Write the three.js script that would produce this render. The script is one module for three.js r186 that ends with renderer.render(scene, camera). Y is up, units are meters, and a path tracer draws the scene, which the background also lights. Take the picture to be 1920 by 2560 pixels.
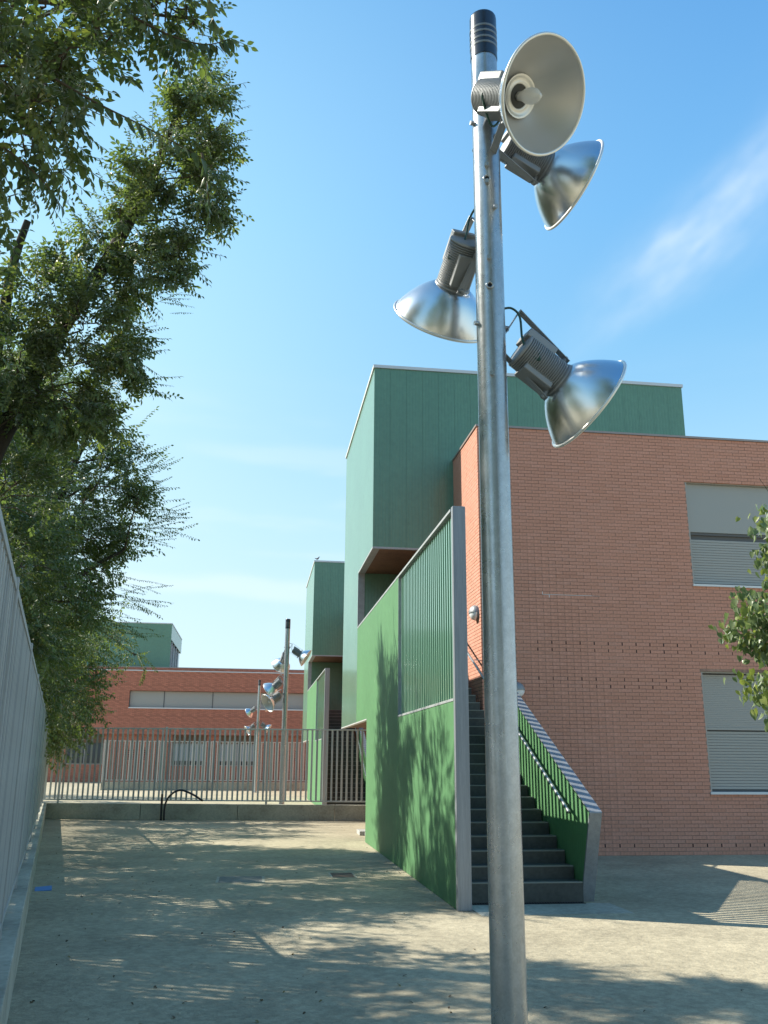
import * as THREE from 'three';
import { mergeGeometries } from 'three/addons/utils/BufferGeometryUtils.js';
import { RoundedBoxGeometry } from 'three/addons/geometries/RoundedBoxGeometry.js';

// ------------------------------------------------------------------ camera, sky, sun, exposure
const scene = new THREE.Scene();
const V = (x, y, z) => new THREE.Vector3(x, y, z);
const camera = new THREE.PerspectiveCamera(58.98, 0.75, 0.05, 2000);
camera.position.set(0, 1.75, 0);
camera.rotation.set(0, 0, 0);
{
  const yaw = THREE.MathUtils.degToRad(7.793), pitch = THREE.MathUtils.degToRad(15.3397), roll = THREE.MathUtils.degToRad(0.4157);
  camera.quaternion.setFromAxisAngle(V(0, 1, 0), -yaw)
    .multiply(new THREE.Quaternion().setFromAxisAngle(V(1, 0, 0), pitch))
    .multiply(new THREE.Quaternion().setFromAxisAngle(V(0, 0, 1), roll));
  camera.updateMatrixWorld(true);
}
const SUN = V(-1, 0.958, -0.456).normalize();
const sun = new THREE.DirectionalLight(new THREE.Color(1, 0.94, 0.82), 5);
sun.position.copy(SUN).multiplyScalar(80);
sun.castShadow = true;
sun.shadow.mapSize.set(4096, 4096);
sun.shadow.camera.left = -45; sun.shadow.camera.right = 45; sun.shadow.camera.top = 45; sun.shadow.camera.bottom = -45;
sun.shadow.camera.near = 1; sun.shadow.camera.far = 220;
scene.add(sun, sun.target);

function rng(seed) { let a = seed >>> 0; return () => { a = (a + 0x6D2B79F5) | 0; let t = Math.imul(a ^ (a >>> 15), 1 | a); t = (t + Math.imul(t ^ (t >>> 7), 61 | t)) ^ t; return ((t ^ (t >>> 14)) >>> 0) / 4294967296; }; }
function hash2(x, y, s) { let h = Math.imul(x, 374761393) + Math.imul(y, 668265263) + Math.imul(s, 974634777) | 0; h = Math.imul(h ^ (h >>> 13), 1274126177); return ((h ^ (h >>> 16)) >>> 0) / 4294967296; }
function vnoise(x, y, p, s) {          // value noise that repeats after p cells
  const xi = Math.floor(x), yi = Math.floor(y), fx = x - xi, fy = y - yi, w = (v) => ((v % p) + p) % p;
  const u = fx * fx * (3 - 2 * fx), v = fy * fy * (3 - 2 * fy);
  const a = hash2(w(xi), w(yi), s), b = hash2(w(xi + 1), w(yi), s), c = hash2(w(xi), w(yi + 1), s), d = hash2(w(xi + 1), w(yi + 1), s);
  return a + (b - a) * u + (c - a) * v + (a - b - c + d) * u * v;
}
function fbm(x, y, p, s, o = 4) { let t = 0, a = 0.5, n = 0; for (let i = 0; i < o; i++) { t += a * vnoise(x * p, y * p, p, s + i * 17); n += a; a *= 0.55; p *= 2; } return t / n; }
const lerp = (a, b, t) => a + (b - a) * t, clamp = (x, a = 0, b = 1) => Math.min(b, Math.max(a, x)), sstep = (a, b, x) => { const t = clamp((x - a) / (b - a)); return t * t * (3 - 2 * t); };

{ // a clear sky, computed: pale near the horizon, deeper blue with height and away from the sun, one thin high cloud streak
  const W = 2048, H = 1024, data = new Float32Array(W * H * 4), d = V(0, 0, 0);
  const stops = [[0, 0.53, 0.63, 0.66], [6, 0.485, 0.615, 0.66], [15, 0.4, 0.575, 0.66], [25, 0.29, 0.5, 0.65], [33, 0.215, 0.43, 0.635], [45, 0.13, 0.31, 0.54], [60, 0.08, 0.215, 0.42], [90, 0.058, 0.16, 0.33]];
  const a = V(0.3277, 0.4332, -0.8396), b = V(0.4652, 0.5477, -0.6955); // the two ends of the streak, as directions
  const nrm = a.clone().cross(b).normalize(), along = b.clone().sub(a).normalize();
  for (let j = 0; j < H; j++) {
    const el = ((j + 0.5) / H - 0.5) * Math.PI, ce = Math.cos(el), se = Math.sin(el), deg = el * 180 / Math.PI;
    let k = 0; while (k < stops.length - 2 && deg > stops[k + 1][0]) k++;
    const s0 = stops[k], s1 = stops[k + 1], t = clamp((deg - s0[0]) / (s1[0] - s0[0]));
    const base = [1, 2, 3].map((i) => lerp(s0[i], s1[i], t));
    for (let i = 0; i < W; i++) {
      const az = ((i + 0.5) / W - 0.5) * 2 * Math.PI; d.set(ce * Math.cos(az), se, ce * Math.sin(az));
      const cg = d.dot(SUN), f = sstep(0, 0.62, cg * cg), m = [lerp(0.5, 1.22, f), lerp(0.68, 1.12, f), lerp(0.84, 1.04, f)]; // bluest at right angles to the sun
      let c = base.map((v, q) => v * m[q]);
      const low = 1 - sstep(2, 30, deg); c = c.map((v, q) => lerp(v, base[q] * 1.02, low * 0.7));
      const halo = Math.pow(clamp(cg), 40) * 0.3; c = c.map((v) => v + halo);
      if (deg > 0) {
        const off = Math.asin(clamp(d.dot(nrm), -1, 1)), l = d.clone().sub(a).dot(along);
        const n1 = fbm(l * 0.9 + 3, off * 2.2 + 5, 8, 3, 5), n2 = fbm(l * 0.5 + 1, off * 1.1 + 2, 32, 9, 4);
        const wdt = 0.02 + 0.024 * clamp(l / 0.3), bend = 0.045 * (n1 - 0.5), fine = fbm(l * 2.2 + 7, off * 9 + 3, 16, 15, 5), streak = Math.exp(-Math.pow((off + bend) / wdt, 2)) * sstep(-0.06, 0.1, l) * (1 - sstep(0.3, 0.9, l)) * (0.55 + 0.9 * fine);
        let cl = streak * (0.32 + 0.9 * (n2 - 0.4)) * 0.62;
        const v1 = fbm(az * 0.16 + deg * 0.004 + 0.2, deg * 0.02, 24, 41, 5); // wisps low in the sky
        cl += sstep(0.5, 0.8, v1) * sstep(3, 8, deg) * (1 - sstep(12, 26, deg)) * 0.3;
        cl = clamp(cl, 0, 0.8);
        c = [lerp(c[0], 0.58, cl), lerp(c[1], 0.64, cl), lerp(c[2], 0.67, cl)];
      } else c = [0.2, 0.19, 0.16];
      const o = (j * W + i) * 4; data[o] = c[0]; data[o + 1] = c[1]; data[o + 2] = c[2]; data[o + 3] = 1;
    }
  }
  const tex = new THREE.DataTexture(data, W, H, THREE.RGBAFormat, THREE.FloatType);
  tex.mapping = THREE.EquirectangularReflectionMapping; tex.magFilter = tex.minFilter = THREE.LinearFilter; tex.wrapS = THREE.RepeatWrapping; tex.needsUpdate = true;
  scene.background = tex; scene.environment = tex;
}
const renderer = new THREE.WebGLRenderer({ antialias: true });
renderer.toneMapping = THREE.LinearToneMapping;
renderer.toneMappingExposure = 1.75;
renderer.shadowMap.enabled = true;

// ------------------------------------------------------------------ helpers
const taken = new Map();
function numbered(n) { const k = taken.get(n) ?? 0; taken.set(n, k + 1); return k ? `${n}_${String(k).padStart(3, '0')}` : n; }
function tag(o, label, category, group, kind) { o.userData.label = label; o.userData.category = category; if (group) o.userData.group = group; if (kind) o.userData.kind = kind; return o; }
function shadows(o) { o.castShadow = o.receiveShadow = true; return o; }
function thing(name, at, label, category, group) { const g = new THREE.Group(); g.name = numbered(name); g.position.set(...at); scene.add(g); return tag(g, label, category, group); }
const origin = (p) => { const o = V(0, 0, 0); for (let q = p; q && q !== scene; q = q.parent) o.add(q.position); return o; };
// a mesh whose geometry is given in scene coordinates (or, under a turned thing, in coordinates of that thing) becomes a child of parent
function part(name, geo, mat, parent, label) {
  const m = shadows(new THREE.Mesh(geo, mat)); m.name = name;
  if (parent) { m.position.sub(origin(parent)); parent.add(m); }
  if (label) m.userData.label = label;
  return m;
}
function local(name, geo, mat, parent, label) { const m = shadows(new THREE.Mesh(geo, mat)); m.name = name; parent.add(m); if (label) m.userData.label = label; return m; }
function uvm(g) { // uv in metres, from the face's main direction
  if (g.index) g = g.toNonIndexed();
  g.computeVertexNormals();
  const p = g.attributes.position, n = g.attributes.normal, uv = new Float32Array(p.count * 2);
  for (let i = 0; i < p.count; i++) {
    const ax = Math.abs(n.getX(i)), ay = Math.abs(n.getY(i)), az = Math.abs(n.getZ(i));
    const [u, v] = ax >= ay && ax >= az ? [p.getZ(i), p.getY(i)] : ay >= az ? [p.getX(i), p.getZ(i)] : [p.getX(i), p.getY(i)];
    uv[i * 2] = u; uv[i * 2 + 1] = v;
  }
  g.setAttribute('uv', new THREE.BufferAttribute(uv, 2));
  return g;
}
const bx = (x0, x1, y0, y1, z0, z1) => { const g = new THREE.BoxGeometry(Math.abs(x1 - x0), Math.abs(y1 - y0), Math.abs(z1 - z0)); g.translate((x0 + x1) / 2, (y0 + y1) / 2, (z0 + z1) / 2); return uvm(g); };
const rbx = (x0, x1, y0, y1, z0, z1, r = 0.006) => { const g = new RoundedBoxGeometry(Math.abs(x1 - x0), Math.abs(y1 - y0), Math.abs(z1 - z0), 1, r); g.translate((x0 + x1) / 2, (y0 + y1) / 2, (z0 + z1) / 2); return g; };
const merge = (l) => mergeGeometries(l.map((g) => { g = g.index ? g.toNonIndexed() : g; for (const k of Object.keys(g.attributes)) if (!['position', 'normal', 'uv'].includes(k)) g.deleteAttribute(k); return g; }));
// tapered tube through points [x, y, z, r]
function limb(pts, sides = 6, flat = false) {
  const P = pts.map((p) => V(p[0], p[1], p[2])), pos = [], idx = [], uv = [];
  let n = null, run = 0;
  for (let i = 0; i < P.length; i++) {
    const t = P[Math.min(i + 1, P.length - 1)].clone().sub(P[Math.max(i - 1, 0)]).normalize();
    n = n ? n.sub(t.clone().multiplyScalar(n.dot(t))).normalize() : (Math.abs(t.y) < 0.9 ? V(0, 1, 0) : V(1, 0, 0)).cross(t).normalize();
    const b = t.clone().cross(n); if (i) run += P[i].distanceTo(P[i - 1]);
    for (let s = 0; s <= sides; s++) {
      const a = s / sides * Math.PI * 2, q = P[i].clone().addScaledVector(n, Math.cos(a) * pts[i][3]).addScaledVector(b, Math.sin(a) * pts[i][3]);
      pos.push(q.x, q.y, q.z); uv.push(s / sides * pts[i][3] * 6.28, run);
      if (i && s < sides) { const c = i * (sides + 1) + s, e = c - sides - 1; idx.push(e, e + 1, c, c, e + 1, c + 1); }
    }
  }
  for (const end of [0, P.length - 1]) { const c = pos.length / 3; pos.push(P[end].x, P[end].y, P[end].z); uv.push(0, 0); for (let s = 0; s < sides; s++) { const e = end * (sides + 1) + s; end ? idx.push(c, e, e + 1) : idx.push(c, e + 1, e); } }
  const g = new THREE.BufferGeometry(); g.setAttribute('position', new THREE.Float32BufferAttribute(pos, 3)); g.setAttribute('uv', new THREE.Float32BufferAttribute(uv, 2)); g.setIndex(idx); g.computeVertexNormals();
  return g;
}
function curve(pts, r, n = 16, sides = 7) { const c = new THREE.CatmullRomCurve3(pts.map((p) => V(...p))); return limb(c.getPoints(n).map((p) => [p.x, p.y, p.z, r]), sides); }
function poly(points, axis, a0, a1) { // a plane outline pushed through from a0 to a1 along x (points are [z, y]) or z (points are [x, y])
  const s = new THREE.Shape(points.map(([u, v]) => new THREE.Vector2(u, v))), g = new THREE.ExtrudeGeometry(s, { depth: Math.abs(a1 - a0), bevelEnabled: false });
  if (axis === 'x') { g.rotateY(-Math.PI / 2); g.scale(1, 1, 1); g.translate(Math.max(a0, a1), 0, 0); } else g.translate(0, 0, Math.min(a0, a1));
  return uvm(g);
}
// ------------------------------------------------------------------ textures
function dataTex(n, f, srgb = true, rep = 1) {
  const d = new Uint8Array(n * n * 4);
  for (let j = 0; j < n; j++) for (let i = 0; i < n; i++) { const c = f(i / n, j / n, i, j), o = (j * n + i) * 4; for (let k = 0; k < 3; k++) d[o + k] = clamp(Array.isArray(c) ? c[k] : c) * 255; d[o + 3] = 255; }
  const t = new THREE.DataTexture(d, n, n); t.wrapS = t.wrapT = THREE.RepeatWrapping; t.magFilter = THREE.LinearFilter; t.minFilter = THREE.LinearMipmapLinearFilter; t.generateMipmaps = true;
  if (srgb) t.colorSpace = THREE.SRGBColorSpace; t.repeat.set(rep, rep); t.needsUpdate = true; return t;
}
const grainR = rng(5);
const sandMap = dataTex(1024, (u, v) => {
  const a = fbm(u, v, 6, 1, 5), b = fbm(u, v, 90, 2, 3), g = grainR(), s = g > 0.985 ? -0.25 : g < 0.02 ? 0.14 : 0;
  const k = 0.86 + 0.2 * (a - 0.5) + 0.22 * (b - 0.5) + 0.1 * (grainR() - 0.5) + s; return [k, k * 0.985, k * 0.96];
}, true, 1 / 5);
const sandBump = dataTex(1024, (u, v) => 0.5 + 0.5 * (fbm(u, v, 12, 4, 4) - 0.5) + 0.5 * (fbm(u, v, 120, 6, 3) - 0.5), false, 1 / 3);
const concreteMap = dataTex(512, (u, v) => { const a = fbm(u, v, 4, 11, 5), b = fbm(u, v, 60, 12, 3); const k = 0.8 + 0.35 * (a - 0.5) + 0.18 * (b - 0.5); return [k, k, k * 0.985]; }, true, 1 / 2.2);
const zincMap = dataTex(512, (u, v) => { const a = fbm(u, v, 24, 21, 3), b = fbm(u, v, 5, 22, 4), c = fbm(u, v, 110, 23, 2); const k = 0.88 + 0.1 * (a - 0.5) + 0.12 * (b - 0.5) + 0.08 * (c - 0.5); return [k, k, k]; }, true, 1 / 0.8);
const zincRough = dataTex(512, (u, v) => { const a = fbm(u, v, 30, 31, 4), b = fbm(u, v, 6, 33, 3); return 0.74 + 0.2 * (a - 0.5) + 0.25 * (b - 0.5); }, false, 1 / 0.8);
const ribBump = dataTex(256, (u) => { const k = (u * 16) % 1; return k < 0.12 ? 0.0 : k < 0.2 ? (k - 0.12) / 0.08 : k > 0.95 ? (1 - k) / 0.05 : 1; }, false, 1 / 1.28);
const paintMap = dataTex(512, (u, v) => { const a = fbm(u, v, 4, 51, 4), b = fbm(u * 1, v, 40, 52, 3); const k = 0.93 + 0.08 * (a - 0.5) + 0.08 * (b - 0.5); return [k, k, k]; }, true, 1 / 3);
const brickGrain = dataTex(256, (u, v) => { const a = fbm(u, v, 10, 61, 4), b = grainR(); const k = 0.9 + 0.2 * (a - 0.5) + 0.1 * (b - 0.5); return [k, k, k]; }, true, 1 / 0.45);
const brickTones = [[0.73, 0.345, 0.24], [0.71, 0.335, 0.23], [0.75, 0.36, 0.255], [0.715, 0.35, 0.25], [0.68, 0.315, 0.215]];
const brickMap = (() => { // far walls: 4 bricks by 16 courses
  const n = 512, tone = [...Array(64)].map((_, i) => hash2(i, 3, 77));
  return dataTex(n, (u, v) => {
    const r = Math.floor(v * 16), fy = v * 16 - r, uu = (u * 4 + (r % 2) * 0.5) % 4, c = Math.floor(uu), fx = uu - c;
    const joint = fy < 0.15 || fx < 0.04; if (joint) return [0.5, 0.40, 0.345];
    const k = 0.92 + 0.16 * (tone[(r * 4 + c) % 64] - 0.5) + 0.06 * (grainR() - 0.5); return [0.78 * k, 0.555 * k, 0.455 * k];
  });
})();
brickMap.repeat.set(1 / 1.2, 1 / 1.16);

const C = (r, g, b) => new THREE.Color().setRGB(r, g, b);
const std = (o) => new THREE.MeshStandardMaterial(o), phy = (o) => new THREE.MeshPhysicalMaterial(o);
const M = {
  sand: std({ color: C(0.55, 0.495, 0.365), map: sandMap, bumpMap: sandBump, bumpScale: 0.012, roughness: 0.95, vertexColors: true }),
  concrete: std({ color: C(0.64, 0.62, 0.52), map: concreteMap, roughness: 0.9 }),
  slab: std({ color: C(0.72, 0.71, 0.68), map: concreteMap, roughness: 0.85 }),
  zinc: std({ color: C(0.58, 0.61, 0.63), map: zincMap, roughnessMap: zincRough, roughness: 0.4, metalness: 0.76 }),
  zincPale: std({ color: C(0.66, 0.68, 0.65), map: zincMap, roughness: 0.6, metalness: 0.1 }),
  zincWorn: std({ color: C(0.38, 0.41, 0.42), map: zincMap, roughness: 0.6, metalness: 0.12 }),
  zincOld: std({ color: C(0.36, 0.39, 0.42), map: zincMap, roughness: 0.5, metalness: 0.35 }),
  zincDull: std({ color: C(0.47, 0.5, 0.5), map: zincMap, roughness: 0.55, metalness: 0.12 }),
  trim: std({ color: C(0.62, 0.61, 0.6), roughness: 0.5, metalness: 0.35 }),
  coping: std({ color: C(0.32, 0.27, 0.25), roughness: 0.5, metalness: 0.4 }),
  green: phy({ color: C(0.12, 0.265, 0.17), map: paintMap, bumpMap: ribBump, bumpScale: 0.004, roughness: 0.4, clearcoat: 0.45, clearcoatRoughness: 0.16 }),
  greenFlat: phy({ color: C(0.115, 0.275, 0.12), map: paintMap, bumpMap: ribBump, bumpScale: 0.0015, roughness: 0.6, specularIntensity: 0.6 }),
  greenBar: phy({ color: C(0.14, 0.29, 0.18), roughness: 0.35, clearcoat: 0.7, clearcoatRoughness: 0.12 }),
  greenCore: std({ color: C(0.05, 0.12, 0.07), roughness: 0.6 }),
  soffit: std({ color: C(0.27, 0.15, 0.085), roughness: 0.7, map: concreteMap }),
  mortar: std({ color: C(0.54, 0.33, 0.255), roughness: 0.95, map: concreteMap }),
  brick: brickTones.map(([r, g, b]) => std({ color: C(r, g, b), map: brickGrain, roughness: 0.9 })),
  brickMany: std({ color: C(1, 1, 1), map: brickGrain, roughness: 0.9 }),
  brickFar: std({ color: C(1, 0.8, 0.78), map: brickMap, roughness: 0.92 }),
  shutter: std({ color: C(0.35, 0.34, 0.31), roughness: 0.45, metalness: 0.1 }),
  shutterGap: std({ color: C(0.12, 0.12, 0.12), roughness: 0.8 }),
  sill: std({ color: C(0.7, 0.7, 0.69), roughness: 0.6 }),
  roof: std({ color: C(0.4, 0.39, 0.37), roughness: 0.95 }),
  stone: std({ color: C(0.1, 0.11, 0.1), map: concreteMap, roughness: 0.65 }),
  nosing: std({ color: C(0.2, 0.215, 0.19), roughness: 0.7 }),
  chrome: std({ color: C(0.74, 0.76, 0.77), metalness: 1, roughness: 0.27 }),
  inner: std({ color: C(0.62, 0.615, 0.6), metalness: 0.5, roughness: 0.42 }),
  rim: std({ color: C(0.85, 0.83, 0.78), metalness: 0.6, roughness: 0.35 }),
  cast: std({ color: C(0.28, 0.29, 0.295), metalness: 0.4, roughness: 0.5 }),
  socket: std({ color: C(0.07, 0.07, 0.065), roughness: 0.6 }),
  bulb: phy({ color: C(0.82, 0.81, 0.78), roughness: 0.35, clearcoat: 0.6, clearcoatRoughness: 0.15 }),
  lid: std({ color: C(0.3, 0.3, 0.28), map: concreteMap, roughness: 0.85 }),
  rust: std({ color: C(0.2, 0.13, 0.1), map: concreteMap, roughness: 0.8, metalness: 0.2 }),
  band: std({ color: C(0.22, 0.23, 0.23), roughness: 0.4, metalness: 0.3 }),
  navy: phy({ color: C(0.012, 0.017, 0.035), roughness: 0.35, clearcoat: 0.4, clearcoatRoughness: 0.2 }),
  cable: std({ color: C(0.02, 0.07, 0.055), roughness: 0.5 }),
  black: std({ color: C(0.012, 0.014, 0.018), roughness: 0.5 }),
  hole: std({ color: C(0.008, 0.008, 0.01), roughness: 0.9 }),
  blue: std({ color: C(0.1, 0.27, 0.6), roughness: 0.7 }),
  bark: std({ color: C(0.08, 0.068, 0.055), roughness: 0.95, map: concreteMap }),
  twigBark: std({ color: C(0.1, 0.075, 0.05), roughness: 0.9 }),
  glassDark: phy({ color: C(0.02, 0.03, 0.035), roughness: 0.06 }),
  blind: std({ color: C(0.3, 0.34, 0.35), roughness: 0.4 }),
  frost: phy({ color: C(0.85, 0.86, 0.86), roughness: 0.3 }),
  feather: std({ color: C(0.08, 0.08, 0.095), roughness: 0.8 }),
  leaf: phy({ color: C(1, 1, 1), roughness: 0.95, transmission: 0.55, thickness: 0, clearcoat: 0.55, clearcoatRoughness: 0.32, side: THREE.DoubleSide }),
  limeLeaf: phy({ color: C(0.13, 0.2, 0.06), roughness: 0.95, transmission: 0.4, thickness: 0, clearcoat: 0.7, clearcoatRoughness: 0.3, side: THREE.DoubleSide }),
  limeLeaf2: phy({ color: C(0.24, 0.3, 0.04), roughness: 0.95, transmission: 0.4, thickness: 0, clearcoat: 0.6, clearcoatRoughness: 0.3, side: THREE.DoubleSide }),
  elmLeaf: phy({ color: C(0.075, 0.125, 0.03), roughness: 0.95, transmission: 0.35, thickness: 0, clearcoat: 0.6, clearcoatRoughness: 0.3, side: THREE.DoubleSide }),
  elmLeaf2: phy({ color: C(0.13, 0.17, 0.03), roughness: 0.95, transmission: 0.42, thickness: 0, clearcoat: 0.5, clearcoatRoughness: 0.3, side: THREE.DoubleSide }),
};
M.leaf.vertexColors = false;

// ------------------------------------------------------------------ ground
{
  const mk = (w, d, nx, nz, cx, cz, y) => {
    const g = new THREE.PlaneGeometry(w, d, nx, nz); g.rotateX(-Math.PI / 2); g.translate(cx, y, cz);
    const p = g.attributes.position, uv = g.attributes.uv, col = new Float32Array(p.count * 3);
    for (let i = 0; i < p.count; i++) {
      const x = p.getX(i), z = p.getZ(i); uv.setXY(i, x, z);
      const a = fbm(x / 40 + 5, z / 40 + 5, 12, 81, 4), b = fbm(x / 40 + 3, z / 40 + 2, 50, 83, 3); // trodden and swept patches
      const k = 0.94 + 0.3 * (a - 0.5) + 0.16 * (b - 0.5), dirt = sstep(0.55, 0.7, b) * 0.1;
      col[i * 3] = k - dirt; col[i * 3 + 1] = k - dirt * 1.05; col[i * 3 + 2] = k * 0.99 - dirt * 1.1;
    }
    g.setAttribute('color', new THREE.BufferAttribute(col, 3)); return g;
  };
  const g = shadows(new THREE.Mesh(mk(1600, 1600, 2, 2, 0, 0, -0.02), M.sand)); g.name = 'ground'; scene.add(g);
  tag(g, 'flat sandy ground running out to the horizon', 'ground', null, 'structure');
  const y = shadows(new THREE.Mesh(mk(60, 100, 240, 400, 0, -40, 0), M.sand)); y.name = 'yard'; scene.add(y);
  tag(y, 'pale sandy school yard dappled with tree shade', 'yard', null, 'structure');
  // paved strip in front of the stairs
  const s = part('paving', bx(2.72, 4.6, -0.02, 0.006, -12.02, -11.2), M.concrete, null); scene.add(s);
  tag(s, 'grey concrete paving strip before the dark stairs', 'paving', null, 'structure');
}

// ------------------------------------------------------------------ brick building at the right
const FZ = -17.87, SX = 4.45, CH = 0.0725, BP = 0.3, JT = 0.011;
function shutterWindow(b, x0, x1, y0, y1, mid, flatTop) {
  const z = FZ - 0.13;
  const w = part('window', merge([bx(x0 - 0.0, x0 + 0.045, y0, y1, z - 0.04, FZ - 0.03), bx(x0, x1, y1 - 0.03, y1, z - 0.04, FZ - 0.05)]), M.shutter, b, flatTop ? 'shuttered upper window with a flat grey panel over it' : 'shuttered lower window with fine slats over coarse ones');
  const sub = (n, g, m) => part(n, g, m, w);
  sub('shutter_back', bx(x0 + 0.046, x1, y0, y1 - 0.031, z - 0.06, z - 0.04), M.shutterGap);
  if (flatTop) {
    sub('panel', bx(x0 + 0.047, x1, mid + 0.09, y1 - 0.032, z - 0.03, z + 0.02), M.shutter);
    sub('shutter_box', bx(x0 + 0.047, x1, mid + 0.03, mid + 0.088, z - 0.03, z + 0.0), M.shutterGap);
  } else {
    const n = Math.floor((y1 - 0.032 - mid - 0.02) / 0.037);
    for (let i = 0; i < n; i++) sub('slat', rbx(x0 + 0.047, x1, mid + 0.02 + i * 0.037, mid + 0.0562 + i * 0.037, z - 0.025, z - 0.012, 0.003), M.shutter);
    sub('guide_rail', bx(x0 + 0.047, x1, mid - 0.03, mid + 0.018, z - 0.03, z + 0.015), M.shutter);
  }
  const bot = y0 + 0.05, n2 = Math.floor((mid - 0.035 - bot) / 0.057);
  for (let i = 0; i < n2; i++) sub('slat', rbx(x0 + 0.047, x1, bot + i * 0.057, bot + 0.0535 + i * 0.057, z - 0.03, z - 0.014, 0.006), M.shutter);
  sub('sill', bx(x0 - 0.02, x1, y0 - 0.045, y0, z - 0.06, FZ + 0.045), M.sill);
}
const openings = [[9.09, 13.2, 5.405, 7.7], [9.09, 13.2, 1.185, 3.577]];
{
  const b = thing('brick_building', [SX, 0, FZ], 'two-storey red brick building with grey shutters behind the lamp pole', 'building');
  const top = 120 * CH, xr = 15.5, zr = -36;
  const face = new THREE.Shape([[SX + 0.015, 0], [xr, 0], [xr, top - 0.01], [SX + 0.015, top - 0.01]].map(([x, y]) => new THREE.Vector2(x, y)));
  for (const [x0, x1, y0, y1] of openings) face.holes.push(new THREE.Path([[x0, y0 - 0.04], [x0, y1], [x1, y1], [x1, y0 - 0.04]].map(([x, y]) => new THREE.Vector2(x, y))));
  const fg = new THREE.ExtrudeGeometry(face, { depth: 0.22, bevelEnabled: false }); fg.translate(0, 0, FZ - 0.001 - 0.22);
  part('wall', merge([uvm(fg), bx(SX + 0.001, xr, 0, top - 0.02, FZ - 0.24, zr)]), M.mortar, b);
  part('roof', bx(SX + 0.3, xr - 0.2, top - 0.018, top + 0.01, FZ - 0.3, zr + 0.2), M.roof, b);
  part('coping', merge([bx(SX - 0.03, xr, top, top + 0.045, FZ - 0.28, FZ + 0.03), bx(SX - 0.03, SX + 0.28, top, top + 0.045, FZ - 0.281, -20.28)]), M.coping, b);
  // every brick: [centre, length, along x or z, course, drawn size]
  const list = [], R = rng(11), v = V(0, 0, 0);
  const span = (a0, a1, holes, phase, put) => {
    for (let k = Math.floor((a0 - phase) / BP) - 1; ; k++) {
      let s = phase + k * BP + JT / 2, e = phase + (k + 1) * BP - JT / 2; if (s >= a1) break;
      s = Math.max(s, a0); e = Math.min(e, a1); if (e - s < 0.02) continue;
      let parts = [[s, e]];
      for (const [h0, h1] of holes) parts = parts.flatMap(([p, q]) => [[p, Math.min(q, h0)], [Math.max(p, h1), q]].filter(([m, n]) => n - m > 0.02));
      for (const [p, q] of parts) put(p, q);
    }
  };
  for (let j = 0; j < 120; j++) {
    const y = (j + 0.5) * CH, ph = (j % 2 ? 0.15 : 0) + 5.62 - 1.2;
    const holes = openings.filter(([, , y0, y1]) => y > y0 - 0.05 && y < y1 + 0.02).map(([x0, x1]) => [x0, x1]);
    span(SX, 13.4, holes, ph, (p, q) => list.push({ x: (p + q) / 2, y, z: FZ, l: q - p, side: false }));
    span(-24, FZ - 0.001, [], (j % 2 ? 0 : 0.15), (p, q) => list.push({ x: SX, y, z: (p + q) / 2, l: q - p, side: true }));
  }
  for (const k of list) {
    v.set(k.x, k.y, k.z); const dist = v.distanceTo(camera.position); v.project(camera);
    const shown = Math.abs(v.x) < 1 && Math.abs(v.y) < 1, ang = k.side ? 0.25 : 0.95;
    const hidden = k.side || (k.x < 5.95 && k.y < 2.9) || k.x < 5.45 || (k.x < 6.4 && k.y < 1.4);
    k.size = shown && !hidden ? k.l * ang / dist : 0; k.tone = Math.floor(R() * R() * 5 + R() * 0.9) % 5; k.proud = (R() - 0.5) * 0.003;
  }
  const order = [...list].sort((p, q) => q.size - p.size), own = new Set(order.slice(0, 300));
  const geos = new Map();
  const brickGeo = (l) => { const key = Math.round(l * 500); if (!geos.has(key)) { const s = key / 500; geos.set(key, bx(-s / 2, s / 2, -(CH - JT) / 2, (CH - JT) / 2, -0.05, 0.004)); } return geos.get(key); };
  const rest = [];
  for (const k of list) {
    if (!own.has(k)) { rest.push(k); continue; }
    const m = part('brick', brickGeo(k.l), M.brick[k.tone], b); m.position.add(V(k.x, k.y, k.z + k.proud));
  }
  const im = new THREE.InstancedMesh(bx(-0.5, 0.5, -(CH - JT) / 2, (CH - JT) / 2, -0.05, 0.004), M.brickMany, rest.length), mt = new THREE.Matrix4(), q0 = new THREE.Quaternion(), q1 = new THREE.Quaternion().setFromAxisAngle(V(0, 1, 0), -Math.PI / 2), cc = new THREE.Color();
  rest.forEach((k, i) => {
    mt.compose(V(k.side ? k.x + 0.0 - k.proud : k.x, k.y, k.side ? k.z : k.z + k.proud), k.side ? q1 : q0, V(k.l, 1, 1)); im.setMatrixAt(i, mt);
    const t = brickTones[k.tone]; im.setColorAt(i, cc.setRGB(...t));
  });
  im.name = 'brickwork'; im.userData.kind = 'stuff'; im.position.sub(origin(b)); shadows(im); b.add(im);
  shutterWindow(b, ...openings[0], 6.49, true); shutterWindow(b, ...openings[1], 2.43, false);
  const slot = bx(-0.011, 0.011, -0.03, 0.03, -0.01, 0.0045);
  for (const [j, n] of [[56, 21], [54, 21], [46, 11], [44, 11], [2, 20]]) for (let k = 0; k < n; k++) {
    const x = 5.62 + k * BP; if (j === 2 && x < 6.4) continue;
    const m = part('vent_slot', slot, M.hole, b); m.position.add(V(x, (j + 0.5) * CH, FZ));
  }
  part('mortar_smear', merge([bx(5.76, 7.0, 5.079, 5.086, FZ, FZ + 0.0052), bx(5.757, 5.768, 5.087, 5.14, FZ, FZ + 0.0052), bx(5.9, 5.912, 5.02, 5.078, FZ, FZ + 0.0052)]), M.sill, b);
}
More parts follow.
